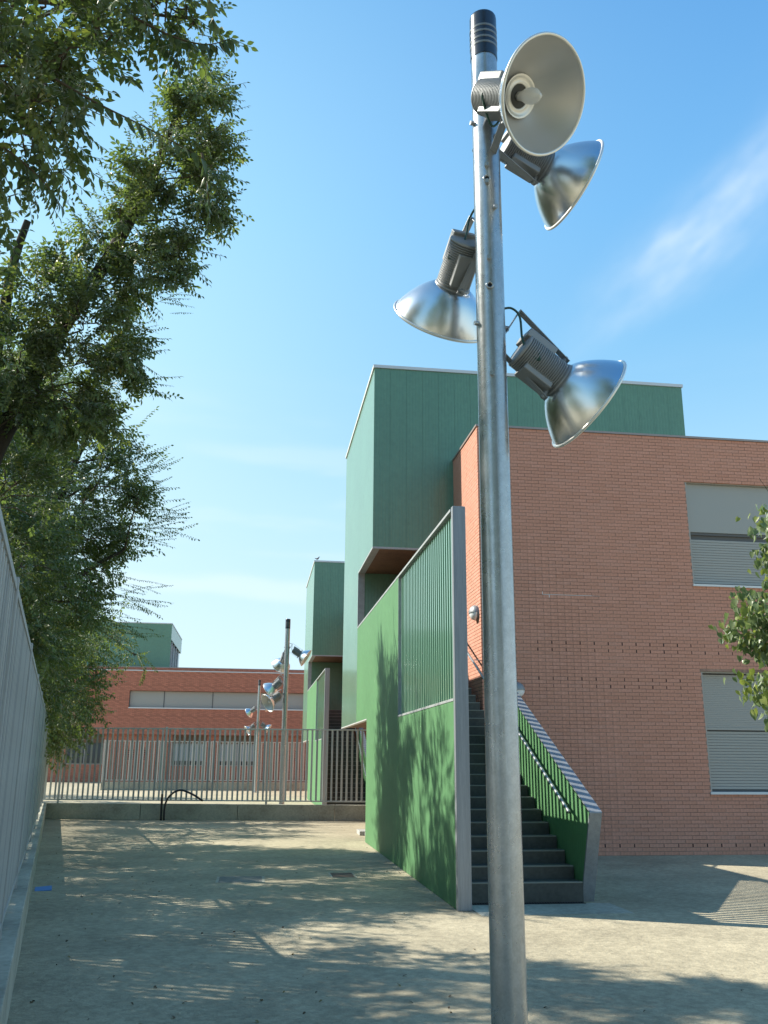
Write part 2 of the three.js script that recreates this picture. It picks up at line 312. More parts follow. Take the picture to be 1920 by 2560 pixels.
function wallLamp(at, turn, label) {
  const t = thing('wall_lamp', at, label, 'wall lamp'); t.rotation.y = turn;
  const disc = new THREE.CylinderGeometry(0.15, 0.16, 0.04, 24); disc.rotateX(Math.PI / 2); disc.translate(0, 0, 0.024);
  local('base', disc, M.cast, t);
  const dome = new THREE.SphereGeometry(0.17, 24, 12, 0, Math.PI); dome.scale(1, 0.92, 0.72);
  const up = new THREE.SphereGeometry(0.178, 24, 8, 0, Math.PI, 0, Math.PI * 0.5); up.scale(1, 0.95, 0.76);
  dome.translate(0, 0, 0.045); up.translate(0, -0.005, 0.045);
  local('diffuser', dome, M.frost, t); local('hood', up, M.cast, t);
}
wallLamp([SX, 4.7, -18.17], -Math.PI / 2, 'pale round bulkhead lamp on the sunlit brick side wall');
wallLamp([5.13, 3.12, FZ], 0, 'grey round bulkhead lamp on shaded brick above the stair parapet');

// ------------------------------------------------------------------ green stair tower with its screen wall
const TX = 2.52, TI = 2.69;
function panels(t, name, mat, lo, hi, n, make) { for (let i = 0; i < n; i++) part(name, make(lo + (hi - lo) * i / n + 0.0015, lo + (hi - lo) * (i + 1) / n - 0.0015), mat, t); }
function makeTower() {
  const t = thing('green_stair_tower', [TX, 0, -11.56], 'near green metal stair tower with a barred screen wall, left of the lamp pole', 'stair tower', null);
  const P = (...a) => part(...a, t);
  // upper volume
  P('core', merge([bx(TX + 0.025, 10.42, 6.53, 11.0, -20.325, -27.27), bx(TX + 0.025, 4.4, 2.72, 6.529, -23.325, -27.271), bx(4.401, 10.42, 2.72, 6.528, -24, -27.272)]), M.greenCore);
  panels(t, 'panel', M.green, TX, 10.45, 20, (a, b) => bx(a, b, 6.5, 11.02, -20.328, -20.3));
  panels(t, 'panel', M.green, -27.3, -23.302, 8, (a, b) => bx(TX, TX + 0.028, 2.67, 11.02, a, b));
  panels(t, 'panel', M.green, -23.298, -20.33, 6, (a, b) => bx(TX, TX + 0.028, 6.5, 11.02, a, b));
    P('panel', bx(10.422, 10.45, 6.5, 11.02, -27.3, -20.33), M.green);
  P('coping', merge([bx(TX - 0.03, 10.48, 11.022, 11.1, -20.55, -20.27), bx(TX - 0.03, TX + 0.25, 11.023, 11.099, -27.33, -20.551), bx(10.2, 10.48, 11.023, 11.099, -27.33, -20.551)]), M.trim);
  P('roof', bx(TX + 0.251, 10.19, 11.0, 11.03, -27.2, -20.56), M.roof);
  // soffit over the landing, its metal edge, and the reveal behind
  P('soffit', bx(TI + 0.002, SX - 0.01, 6.505, 6.528, -20.36, -23.32), M.soffit);
  P('trim', merge([bx(TX - 0.004, TI, 6.488, 6.529, -20.36, -23.3), bx(TX - 0.004, SX - 0.012, 6.487, 6.531, -20.36, -20.296)]), M.zincDull);
  P('reveal', bx(TX - 0.004, TI, 5.06, 6.486, -23.33, -23.3), M.zincDull);
  panels(t, 'panel', M.green, TI + 0.003, SX - 0.01, 2, (a, b) => bx(a, b, 3.98, 6.5, -23.324, -23.302));
  P('landing', bx(TI + 0.005, SX - 0.012, 3.78, 3.978, -20.18, -23.3), M.stone);
  // screen wall: solid panels with a cap, then the bars
  P('wall_core', merge([bx(TX + 0.022, TI - 0.022, 0, 2.49, -11.68, -16.37), bx(TX + 0.022, TI - 0.022, 0, 5.03, -16.375, -21.09), bx(TX + 0.022, TI - 0.022, 2.69, 5.03, -21.091, -23.3)]), M.greenCore);
  panels(t, 'wall_panel', M.greenFlat, -16.372, -11.67, 8, (a, b) => bx(TX, TX + 0.02, 0.005, 2.495, a, b));
  panels(t, 'wall_panel', M.greenFlat, -21.1, -16.378, 8, (a, b) => bx(TX, TX + 0.02, 0.005, 5.035, a, b));
  panels(t, 'wall_panel', M.greenFlat, -23.3, -21.1, 4, (a, b) => bx(TX, TX + 0.02, 2.672, 5.035, a, b));
  panels(t, 'wall_panel', M.greenFlat, -16.372, -11.67, 8, (a, b) => bx(TI - 0.02, TI, 0.005, 2.495, a, b));
  panels(t, 'wall_panel', M.greenFlat, -23.3, -16.378, 6, (a, b) => bx(TI - 0.02, TI, 0.005 + (b < -21.1 ? 2.7 : 0), 5.035, a, b));
  P('end_panel', bx(TX + 0.02, TI - 0.02, 0.004, 2.668, -21.12, -21.091), M.zincDull);
  P('underside', bx(TX + 0.02, SX - 0.02, 2.668, 2.69, -27.28, -21.1), M.soffit);
  P('trim', bx(TX - 0.006, TX + 0.1, 2.64, 2.667, -27.32, -21.1), M.trim);
  P('cap_rail', bx(TX - 0.006, TI + 0.006, 5.037, 5.075, -23.3, -11.7), M.zincDull);
  P('sill_rail', bx(TX - 0.006, TI + 0.006, 2.497, 2.53, -16.36, -11.66), M.zincDull);
  P('post', rbx(TX - 0.004, TI + 0.004, 0, 5.08, -11.66, -11.56, 0.008), M.zincOld);
  P('post', bx(TX - 0.002, TI, 2.531, 5.036, -16.376, -16.362), M.zincDull);
  const bar = bx(TX + 0.045, TX + 0.105, 2.531, 5.036, -0.03, 0.03);
  for (let i = 0; i < 30; i++) { const m = part('bar', bar, M.greenBar, t); m.position.z += -16.25 + i * 0.1555; }
  return t;
}
const DZ = -22.8;
const tower = makeTower();
const copyOf = (o, dz, label) => { const c = o.clone(); c.name = numbered(o.name); c.position.z += dz; c.traverse((q) => { if (q !== c) q.userData = { ...q.userData }; }); c.userData = { ...o.userData, label }; scene.add(c); return c; };
copyOf(tower, DZ, 'farther green metal stair tower beyond the barred fence');

// ------------------------------------------------------------------ stairs, parapet, drain
const RZ = -12.1, RISE = 0.162, TREAD = 0.335;
{
  const s = thing('staircase', [3.5, 0, RZ], 'dark stone stairs climbing between the green screen wall and the slanted parapet', 'staircase');
  for (let i = 0; i < 24; i++) {
    const top = 0.25 + i * RISE, z = RZ - i * TREAD, lo = i ? top - 0.2 : 0;
    const st = part('step', bx(TI + 0.012, 4.29, lo, top, z, z - TREAD - 0.05), M.stone, s);
    part('nosing', bx(TI + 0.015, 4.287, top - 0.012, top + 0.004, z - 0.05, z + 0.004), M.nosing, st);
  }
  const rail = (z) => 1.1 + 0.478 * (-12.3 - z);
  part('handrail', merge([limb([[4.215, rail(-12.3), -12.3, 0.024], [4.215, rail(-16), -16, 0.024], [4.215, rail(-19.6), -19.6, 0.024]], 10), ...[-12.6, -14.4, -16.2, -17.9, -19.3].map((z) => limb([[4.215, rail(z) - 0.01, z, 0.009], [4.25, rail(z) - 0.07, z, 0.009], [z < FZ ? SX + 0.02 : 4.31, rail(z) - 0.07, z, 0.009]], 6))]), M.zinc, s);
  copyOf(s, DZ, 'far dark stairs seen through the barred fence');
  const p = thing('stair_parapet', [4.38, 0, -12.27], 'slanted green parapet with a galvanised cap at the right side of the stairs', 'parapet');
  const y = (z) => 1.12 + 0.478 * (-11.75 - z), zb = -16.0;
  part('panel', poly([[-12.24, 0], [-11.79, 1.1], [zb, y(zb) - 0.02], [zb, 0]], 'x', 4.31, 4.455), M.greenFlat, p);
  part('cap', poly([[-11.745, 1.115], [-11.75, 1.135], [zb, y(zb) + 0.02], [zb, y(zb)]], 'x', 4.3, 4.465), M.zincOld, p);
  part('end_cap', poly([[-12.2, 0], [-12.235, 0], [-11.78, 1.114], [-11.745, 1.114]], 'x', 4.3, 4.465), M.zincOld, p);
  copyOf(p, DZ, 'far slanted stair parapet half hidden behind the fence');
  const d = thing('drain_grate', [3.5, 0, -11.98], 'black drain grate along the foot of the stairs', 'drain');
  const n = 46; part('frame', merge([bx(TI + 0.02, 4.28, 0.0, 0.012, -12.095, -12.08), bx(TI + 0.02, 4.28, 0.0, 0.012, -12.0, -11.985)]), M.black, d);
  part('channel', bx(TI + 0.02, 4.28, -0.01, 0.0075, -12.08, -12.0), M.hole, d);
  part('bars', merge([...Array(n)].map((_, i) => bx(TI + 0.035 + i * 0.034, TI + 0.047 + i * 0.034, 0.002, 0.0115, -12.079, -12.001))), M.black, d);
  const w = thing('concrete_step', [3.3, 0, -22.9], 'white slabs lying under the overhang of the near green tower', 'slab');
  part('slab', rbx(2.6, 4.2, 0, 0.1, -23.6, -22.9, 0.01), M.slab, w); part('slab', rbx(2.72, 4.2, 0, 0.08, -22.88, -22.2, 0.01), M.slab, w);
}

// ------------------------------------------------------------------ brick buildings farther off
{
  const b = thing('brick_building', [SX, 0, FZ + DZ], 'red brick building behind the farther green tower', 'building');
  part('wall', bx(SX + 0.01, 15.5, 0, 8.66, FZ + DZ, -62), M.brickFar, b);
  part('coping', bx(SX - 0.02, 15.53, 8.661, 8.73, FZ + DZ + 0.03, -62), M.coping, b);
  const f = thing('brick_building', [-5, 0, -73.5], 'long red brick block with a strip window closing the yard', 'building');
  const z = -73.5, x0 = -17, x1 = 4.4, holes = [[-9.77, 3.9, 5.58, 6.86], [-14.2, -11.42, 1.36, 3.53], [-6.3, -3.66, 1.3, 3.53], [-2.7, 0.02, 1.3, 3.53]];
  const face = new THREE.Shape([[x0, 3.55], [x1, 3.55], [x1, 8.36], [x0, 8.36]].map(([x, y]) => new THREE.Vector2(x, y)));
  const hole = ([a, c, y0, y1]) => new THREE.Path([[a, y0], [a, y1], [c, y1], [c, y0]].map(([x, y]) => new THREE.Vector2(x, y)));
  face.holes.push(hole(holes[0]));
  const low = new THREE.Shape([[x0, 0], [x1, 0], [x1, 3.549], [x0, 3.549]].map(([x, y]) => new THREE.Vector2(x, y)));
  for (const h of holes.slice(1)) low.holes.push(hole(h));
  const up = new THREE.ExtrudeGeometry(face, { depth: 0.5, bevelEnabled: false }); up.translate(0, 0, z - 0.5);
  const lo = new THREE.ExtrudeGeometry(low, { depth: 0.3, bevelEnabled: false }); lo.translate(0, 0, z - 0.62);
  part('wall', merge([uvm(up), uvm(lo), bx(x0, x1, 0, 8.35, z - 0.63, z - 14), bx(x0, x1, 8.36, 8.72, z - 0.9, z - 14)]), M.brickFar, f);
  part('coping', bx(x0 - 6, x1, 8.362, 8.44, z - 0.5, z + 0.05), M.trim, f);
  part('roof_edge', bx(x0, x1, 8.722, 8.78, z - 14, z - 0.87), M.coping, f);
  const w = part('window', bx(-9.77, 3.9, 5.5, 5.578, z - 0.4, z + 0.05), M.sill, f);
  for (const [a, c] of [[-9.74, -7.16], [-7.1, -3.43], [-3.37, 0.2], [0.26, 3.88]]) part('panel', bx(a, c, 5.59, 6.84, z - 0.36, z - 0.28), M.shutter, w);
  part('mullion', merge([-9.76, -7.13, -3.4, 0.23].map((x) => bx(x - 0.03, x + 0.03, 5.58, 6.86, z - 0.37, z - 0.25))), M.shutterGap, w);
  for (const [a, c, y0] of holes.slice(1)) {
    const q = part('window', merge([bx(a, c, y0 - 0.06, y0 - 0.002, z - 0.6, z - 0.28), bx(a, a + 0.06, y0, 3.5, z - 0.5, z - 0.42), bx(c - 0.06, c, y0, 3.5, z - 0.5, z - 0.42), bx((a + c) / 2 - 0.03, (a + c) / 2 + 0.03, y0, 3.5, z - 0.5, z - 0.42)]), M.shutter, f);
    part('pane', bx(a + 0.061, c - 0.061, y0, 3.52, z - 0.49, z - 0.47), M.glassDark, q);
    if (a > -10) part('blind', bx(a + 0.08, c - 0.08, y0 + 0.3, 2.9, z - 0.465, z - 0.45), M.blind, q);
    part('shutter_box', bx(a + 0.02, c - 0.02, 2.9, 3.54, z - 0.46, z - 0.36), M.soffit, q);
  }
  for (const a of [-9.87, 1.69]) for (let i = 0; i < 6; i++) for (let j = 0; j < 5; j++) part('vent_slot', bx(a + i * 0.3, a + 0.14 + i * 0.3, 1.66 + j * 0.165, 1.74 + j * 0.165, z - 0.36, z - 0.316), M.hole, f);
  const g = thing('green_roof_box', [-12, 8.4, -76], 'green metal box standing on the roof of the far brick block', 'roof box');
  part('wall', merge([bx(-17.5, -7.3, 8.4, 12.4, -86.5, -76.02), bx(-7.3, -7.14, 11.2, 12.4, -86.5, -76.02), bx(-7.29, -7.14, 8.4, 11.19, -76.5, -76.021), bx(-7.29, -7.14, 8.4, 9.0, -86.5, -76.5)]), M.greenCore, g);
  panels(g, 'panel', M.green, -17.5, -7.12, 5, (a, c) => bx(a, c, 8.4, 12.44, -76.02, -76));
  part('side_panel', bx(-7.14, -7.12, 11.2, 12.44, -86.5, -76.021), M.green, g);
  part('window', bx(-7.285, -7.25, 9.0, 11.19, -86.4, -76.6), M.glassDark, g);
  for (const zz of [-77.8, -79.8, -82, -84.2]) part('mullion', bx(-7.25, -7.16, 9.0, 11.19, zz - 0.06, zz + 0.06), M.trim, g);
  part('coping', bx(-17.53, -7.09, 12.442, 12.52, -86.5, -75.97), M.trim, g);
}

// ------------------------------------------------------------------ barred fences on low concrete walls
function fenceWall(name, label, L, x0, height, panelLen, at, turn, side = 0.22) {
  const w = thing(name, at, label, 'low wall'); w.rotation.y = turn;
  for (let x = x0; x < L - 0.05; x += panelLen) local('wall_panel', uvm(new RoundedBoxGeometry(Math.min(panelLen, L - x) - 0.012, height, side, 1, 0.008).translate(x + Math.min(panelLen, L - x) / 2, height / 2, -side / 2)), M.concrete, w);
  return w;
}
function barFence(label, L, x0, posts, lo, hi, at, turn, off, group, pitch = 0.155, deep = 0.012, base = M.zincPale, worn = M.zincDull) {
  const f = thing('bar_fence', at, label, 'fence', group); f.rotation.y = turn;
  const bar = rbx(-0.029, 0.029, lo + 0.12, hi - 0.03, off - deep / 2, off + deep / 2, 0.004), post = rbx(-0.03, 0.03, lo, hi + 0.03, off - 0.026, off + 0.026, 0.006);
  for (const p of posts) { const m = local('post', post, base, f); m.position.x = p; }
  const ends = [x0, ...posts.filter((p) => p > x0 + 0.2 && p < L - 0.2), L];
  for (let i = 0; i < ends.length - 1; i++) {
    const a = ends[i] + 0.032, b = ends[i + 1] - 0.032;
    local('rail', rbx(a, b, hi - 0.04, hi, off - 0.02, off + 0.02, 0.004), base, f); local('rail', rbx(a, b, lo + 0.08, lo + 0.12, off - 0.02, off + 0.02, 0.004), base, f);
    const n = Math.round((b - a) / pitch); for (let k = 0; k < n; k++) { const m = local('bar', bar, hash2(k, i, 5) < 0.35 ? worn : base, f); m.position.x = a + (k + 0.5) * (b - a) / n; }
  }
  return f;
}
{
  // along the left, from behind the camera to the far corner: its own x axis runs down the yard
  const turnL = Math.atan2(1, -0.2007) , at = [-0.151, 0, 0];      // local +x -> (-0.2007, 0, -1)
  fenceWall('concrete_wall', 'low concrete kerb wall under the tall fence along the left edge', 30.1, -2.5, 0.47, 2.86, at, turnL, 0.24);
  const lp = []; for (let k = -1; k < 10; k++) lp.push(4.79 + k * 2.856);
  barFence('tall galvanised bar fence receding along the left edge of the yard', 30.1, -1.5, lp, 0.47, 2.59, at, turnL, -0.135, null, 0.15, 0.026, M.zincDull, M.zincWorn);
  // across the yard
  const turnB = -0.1344, ab = [-6.16, 0, -29.52];
  fenceWall('concrete_wall', 'low concrete wall under the fence that crosses the yard', 10.6, 0, 0.45, 2.9, ab, turnB, 0.22);
  barFence('galvanised bar fence crossing the yard in front of the brick blocks', 10.6, -0.3, [0.38, 3.5, 6.63, 9.76], 0.45, 2.66, ab, turnB, -0.11, null);
  // the second one, farther
  const ac = [-8.6, 0, -55.65];
  fenceWall('concrete_wall', 'farthest low concrete wall at the foot of the brick block', 13, 0, 0.45, 3.2, ac, 0, 0.22);
  barFence('farthest bar fence seen through the nearer one', 13, 0, [0.03, 3.1, 6.2, 9.3, 12.4], 0.45, 2.75, ac, 0, -0.11, null, 0.155);
}
{ // things let into the sand
  const c = thing('utility_cover', [-0.12, 0, -14.78], 'grey rectangular utility cover let into the sand in mid yard', 'cover');
  part('frame', bx(-0.48, 0.24, -0.02, 0.005, -15.15, -14.41), M.concrete, c); part('lid', rbx(-0.44, 0.2, -0.01, 0.009, -15.11, -14.45, 0.004), M.lid, c);
  const d = thing('utility_cover', [1.46, 0, -15.2], 'small rust-brown cover let into the sand near the green wall', 'cover');
  part('frame', bx(1.26, 1.66, -0.02, 0.005, -15.5, -14.88), M.concrete, d); part('lid', rbx(1.29, 1.63, -0.01, 0.009, -15.47, -14.91, 0.004), M.rust, d);
}
{ // black pipes standing at the wall across the yard
  const p = thing('black_pipe', [-2.55, 0, -28.68], 'bent black plastic pipe arching over the low wall', 'pipe');
  part('pipe', curve([[-2.54, 0, -28.7], [-2.55, 0.3, -28.7], [-2.5, 0.56, -28.72], [-2.36, 0.75, -28.75], [-2.13, 0.85, -28.8], [-1.8, 0.75, -28.8], [-1.45, 0.55, -28.75]], 0.03, 36, 10), M.black, p);
  const s = thing('black_pipe', [-2.64, 0, -28.7], 'short straight black pipe upright beside the bent one', 'pipe');
  part('pipe', curve([[-2.63, 0, -28.72], [-2.64, 0.4, -28.73], [-2.645, 0.74, -28.74]], 0.032, 10, 10), M.black, s);
  const l = new THREE.Mesh(bx(-0.11, 0.11, 0.0, 0.012, -0.17, 0.17), M.blue); l.name = 'litter'; l.position.set(-2.8, 0.002, -13.95); l.rotation.set(0.03, 0.2, 0.05); scene.add(shadows(l));
  tag(l, 'blue scrap lying on the sand near the left fence', 'litter');
  const bird = thing('bird', [2.62, 11.1, -20.4 + DZ], 'small dark bird perched on the corner of the farther green tower', 'bird');
  bird.scale.setScalar(0.85);
  const body = limb([[-0.13, 0.17, 0, 0.004], [-0.1, 0.155, 0, 0.016], [-0.04, 0.125, 0, 0.03], [0.02, 0.11, 0, 0.05], [0.08, 0.13, 0, 0.05], [0.12, 0.18, 0, 0.03], [0.14, 0.21, 0, 0.028], [0.165, 0.222, 0, 0.02], [0.185, 0.215, 0, 0.006], [0.2, 0.208, 0, 0.002]], 9);
  local('body', body, M.feather, bird); bird.rotation.y = -0.4;
  for (const s2 of [-1, 1]) local('leg', limb([[0.03, 0.075, s2 * 0.02, 0.005], [0.02, 0.03, s2 * 0.022, 0.004], [0.025, 0.0, s2 * 0.022, 0.006]], 5), M.feather, bird);
}

// ------------------------------------------------------------------ floodlight masts
const reflProfile = [[0.096, 0], [0.12, 0.008], [0.146, 0.026], [0.176, 0.052], [0.207, 0.085], [0.235, 0.12], [0.258, 0.153], [0.277, 0.185], [0.29, 0.213]];
const G = (() => {
  const v2 = (a) => a.map(([r, z]) => new THREE.Vector2(r, z)), turn = (g) => g.rotateX(Math.PI / 2), lathe = (a, n) => turn(new THREE.LatheGeometry(v2(a), n));
  const smooth = new THREE.SplineCurve(v2(reflProfile)).getPoints(28).map((p) => [p.x, p.y]);
  const outer = lathe(smooth, 64), inner = lathe([...smooth].map(([r, z]) => [r - 0.004, z + 0.002]).reverse(), 64);
  const rim = turn(new THREE.TorusGeometry(0.292, 0.0085, 10, 72).rotateX(Math.PI / 2).translate(0, 0.214, 0));
  const fins = [[0, -0.28], [0.092, -0.28], [0.1, -0.275]]; for (let i = 0; i < 20; i++) { const z = -0.268 + i * 0.0127; fins.push([0.102, z], [0.102, z + 0.006], [0.092, z + 0.0075], [0.092, z + 0.0115]); } fins.push([0.098, -0.01], [0.106, -0.008], [0.108, 0.004], [0.07, 0.006], [0, 0.006]);
  const housing = lathe(fins, 36);
  const gear = merge([rbx(-0.072, 0.072, 0.06, 0.116, -0.3, -0.11, 0.008), rbx(-0.06, 0.06, -0.114, -0.06, -0.22, -0.03, 0.008)]);
  const flange = lathe([[0.062, 0.014], [0.064, 0.02], [0.074, 0.021], [0.076, 0.017], [0.094, 0.018], [0.098, 0.027], [0.112, 0.028]], 40), socket = lathe([[0.001, 0.0135], [0.063, 0.0135]], 32);
  const bulb = lathe([[0, 0.012], [0.024, 0.014], [0.026, 0.04], [0.032, 0.06], [0.042, 0.085], [0.044, 0.115], [0.038, 0.145], [0.026, 0.165], [0.015, 0.176], [0.012, 0.184], [0, 0.187]], 28);
  return { outer, inner, rim, housing, gear, flange, socket, bulb };
})();
function pitched(n) { // turns the lamp's own +z to n, keeping its x axis level
  const z = n.clone().normalize(), x = V(0, 1, 0).cross(z).normalize(), y = z.clone().cross(x); return new THREE.Quaternion().setFromRotationMatrix(new THREE.Matrix4().makeBasis(x, y, z));
}
function floodlight(mast, neck, n, yb, lamp) { // neck: where the reflector meets the housing, relative to the foot of the mast
  const m = local('floodlight', merge([G.housing.clone(), G.gear.clone()]), M.cast, mast, lamp);
  m.position.copy(neck); m.quaternion.copy(pitched(n));
  const sub = (name, g, mat) => local(name, g, mat, m);
  sub('reflector', G.outer, M.chrome); sub('reflector_lining', G.inner, M.inner); sub('rim', G.rim, M.rim); sub('flange', G.flange, M.rim); sub('socket', G.socket, M.socket); sub('bulb', G.bulb, M.bulb);
  const inv = m.quaternion.clone().invert(), toL = (p) => p.clone().sub(neck).applyQuaternion(inv);
  const pivot = neck.clone().addScaledVector(n, -0.03), flat = V(n.x, 0, n.z).normalize(), B = flat.clone().multiplyScalar(0.085 + 0.02).setY(yb);
  const s = V(0, 1, 0).addScaledVector(n, -n.y).normalize(), side = V(0, 1, 0).cross(n).normalize(), lean = B.clone().sub(pivot), dist = lean.length(); lean.normalize();
  const back = pivot.clone().addScaledVector(lean, Math.min(dist, 0.4)), w = 0.142, up = s.clone().cross(lean).normalize(), pieces = [];
  const plate = (a, b, wide, thick, wa) => { // flat bar from a to b, wide along wa
    const d = b.clone().sub(a), l = d.length(); d.normalize(); const x = wa.clone(), y = d.clone().cross(x).normalize(), g = new RoundedBoxGeometry(wide, thick, l, 1, 0.002);
    g.applyMatrix4(new THREE.Matrix4().makeBasis(x, y, d).setPosition(a.clone().add(b).multiplyScalar(0.5))); return g;
  };
  for (const k of [-1, 1]) pieces.push(plate(pivot.clone().addScaledVector(s, k * w).addScaledVector(lean, -0.025), back.clone().addScaledVector(s, k * w), 0.042, 0.006, up));
  pieces.push(plate(back.clone().addScaledVector(s, -w - 0.003), back.clone().addScaledVector(s, w + 0.003), 0.042, 0.006, up));
  for (const k of [-1, 1]) pieces.push(limb([[...pivot.clone().addScaledVector(s, k * (w + 0.012)).toArray(), 0.014], [...pivot.clone().addScaledVector(s, k * 0.07).toArray(), 0.014]], 8));
  pieces.push(limb([[...back.toArray(), 0.016], [...flat.clone().multiplyScalar(0.05).setY(yb).toArray(), 0.016]], 8));
  const yg = merge(pieces.map((g) => { g = g.index ? g.toNonIndexed() : g; if (!g.attributes.uv) g.setAttribute('uv', new THREE.Float32BufferAttribute(new Float32Array(g.attributes.position.count * 2), 2)); return g; }));
  yg.applyMatrix4(new THREE.Matrix4().compose(neck, m.quaternion, V(1, 1, 1)).invert()); sub('yoke', yg, M.zincOld);
  const c0 = flat.clone().multiplyScalar(0.08).setY(yb + 0.12), k2 = side.z < 0 ? -1 : 1, c1 = back.clone().addScaledVector(s, 0.1).addScaledVector(side, 0.03 * k2), c2 = back.clone().lerp(pivot, 0.3).addScaledVector(side, 0.07 * k2).addScaledVector(s, -0.05), c3 = neck.clone().addScaledVector(n, -0.2).addScaledVector(side, 0.092 * k2);
  const cg = curve([c0, c0.clone().lerp(c1, 0.5).add(V(0, 0.02, 0)), c1, c2, c3.clone().add(V(0, -0.05, 0)), c3].map((p) => toL(p).toArray()), 0.0065, 28, 7); sub('cable', cg, M.cable);
}
function mast(name, at, label, lamps, turn = 0) {
  const t = thing(name, at, label, 'floodlight mast', 'galvanised floodlight masts'); delete t.userData.group;
  const lathe = (a, n = 48) => new THREE.LatheGeometry(a.map(([r, y]) => new THREE.Vector2(r, y)), n);
  local('pole', (() => { const g = lathe([[0.0825, 0], [0.0822, 0.6], [0.0815, 1.5], [0.0795, 3], [0.078, 4.5], [0.077, 5.8]]), uv = g.attributes.uv, p = g.attributes.position; for (let i = 0; i < uv.count; i++) uv.setXY(i, uv.getX(i) * 0.5, p.getY(i)); return g; })(), M.zinc, t);
  local('base_plate', merge([rbx(-0.17, 0.17, 0.0, 0.02, -0.17, 0.17, 0.004), ...[[-1, -1], [1, -1], [-1, 1], [1, 1]].map(([a, b]) => new THREE.CylinderGeometry(0.014, 0.014, 0.05, 8).translate(a * 0.13, 0.04, b * 0.13).toNonIndexed())]), M.zincDull, t);
  const cap = local('cap', lathe([[0.0795, 5.79], [0.0805, 5.795], [0.0805, 6.085], [0.078, 6.098], [0.07, 6.104], [0.04, 6.11], [0.0005, 6.112]]), M.navy, t);
  for (const y of [5.99, 5.95, 5.907, 5.868]) local('band', lathe([[0.08, y - 0.007], [0.0822, y - 0.0065], [0.0822, y + 0.0065], [0.08, y + 0.007]]), M.band, cap);
  const fr = V(-at[0], 0, -at[2]).normalize(), toward = Math.atan2(fr.x, fr.z);
  for (const y of [4.926, 4.253]) {
    const st = local('cable_outlet', new THREE.TorusGeometry(0.017, 0.006, 8, 18).rotateY(toward + 0.1).translate(fr.x * 0.083, y, fr.z * 0.083), M.zinc, t);
    local('hole', new THREE.CylinderGeometry(0.0145, 0.0145, 0.012, 14).rotateX(Math.PI / 2).rotateY(toward + 0.1).translate(fr.x * 0.0775, y, fr.z * 0.0775), M.hole, st);
  }
  const bolt = (a, y) => local('bolt', merge([new THREE.CylinderGeometry(0.014, 0.014, 0.022, 6).toNonIndexed().rotateX(Math.PI / 2).rotateY(a).translate(Math.sin(a) * 0.088, y, Math.cos(a) * 0.088)]), M.zinc, t);
  for (const [c, n, yb, note] of lamps) {
    const nn = V(...n).normalize(), neck = V(...c).addScaledVector(nn, -0.215);
    floodlight(t, neck, nn, yb, note); bolt(Math.atan2(nn.x, nn.z) + Math.PI, yb); bolt(toward, yb - 0.32);
  }
  return t;
}
const aim = (az, el, yb) => { // a lamp by heading (degrees from +z towards +x), tilt and bracket height
  const a = az * Math.PI / 180, e = el * Math.PI / 180, n = [Math.sin(a) * Math.cos(e), Math.sin(e), Math.cos(a) * Math.cos(e)], f = V(Math.sin(a), 0, Math.cos(a)).multiplyScalar(0.11).setY(yb);
  return [f.addScaledVector(V(...n), 0.6).add(V(0, -0.02, 0)).toArray(), n, yb];
};
mast('floodlight_mast', [1.185, 0, -4.393], 'near tall galvanised pole with four big polished floodlights', [
  [[0.189, 5.15, 0.506], [0.477, -0.513, 0.714], 5.22, 'floodlight turned to the viewer with its bulb in sight'],
  [[0.61, 5.165, -0.24], [0.909, -0.355, -0.2], 5.33],
  [[-0.179, 4.316, -0.477], [-0.175, -0.65, -0.739], 4.74],
  [[0.569, 3.663, -0.094], [0.833, -0.524, -0.178], 4.05],
]);
mast('floodlight_mast', [0.9, 0, -29.1], 'middle floodlight pole just behind the fence that crosses the yard', [aim(80, -32, 5.2), aim(-165, -35, 5.05), aim(-125, -38, 4.25), aim(-62, -30, 3.75)]);
mast('floodlight_mast', [0.15, 0, -52.6], 'farthest and smallest floodlight pole by the second fence', [aim(75, -35, 4.95), aim(-120, -30, 4.6), aim(-75, -35, 3.65), aim(80, -35, 3.75)]);

// ------------------------------------------------------------------ trees
function leafGeo(L, W, fold = 0.25, curl = 0.12, heart = false) {
  const rows = heart ? [[0, 0.02], [0.06, 0.42], [0.25, 0.5], [0.55, 0.4], [0.82, 0.17], [1, 0]] : [[0, 0.02], [0.28, 0.46], [0.6, 0.42], [1, 0]], pos = [], idx = [];
  rows.forEach(([t, w], i) => { const y = -curl * L * t * t, x = w * W; pos.push(-x, y + fold * x, t * L - (heart && i === 1 ? 0.16 * L : 0), 0, y, t * L, x, y + fold * x, t * L - (heart && i === 1 ? 0.16 * L : 0)); if (i) { const a = (i - 1) * 3, b = i * 3; idx.push(a, b, a + 1, a + 1, b, b + 1, a + 1, b + 1, a + 2, a + 2, b + 1, b + 2); } });
  const g = new THREE.BufferGeometry(); g.setAttribute('position', new THREE.Float32BufferAttribute(pos, 3)); g.setIndex(idx); g.computeVertexNormals();
  g.setAttribute('uv', new THREE.Float32BufferAttribute(new Float32Array(pos.length / 3 * 2), 2)); return g;
}
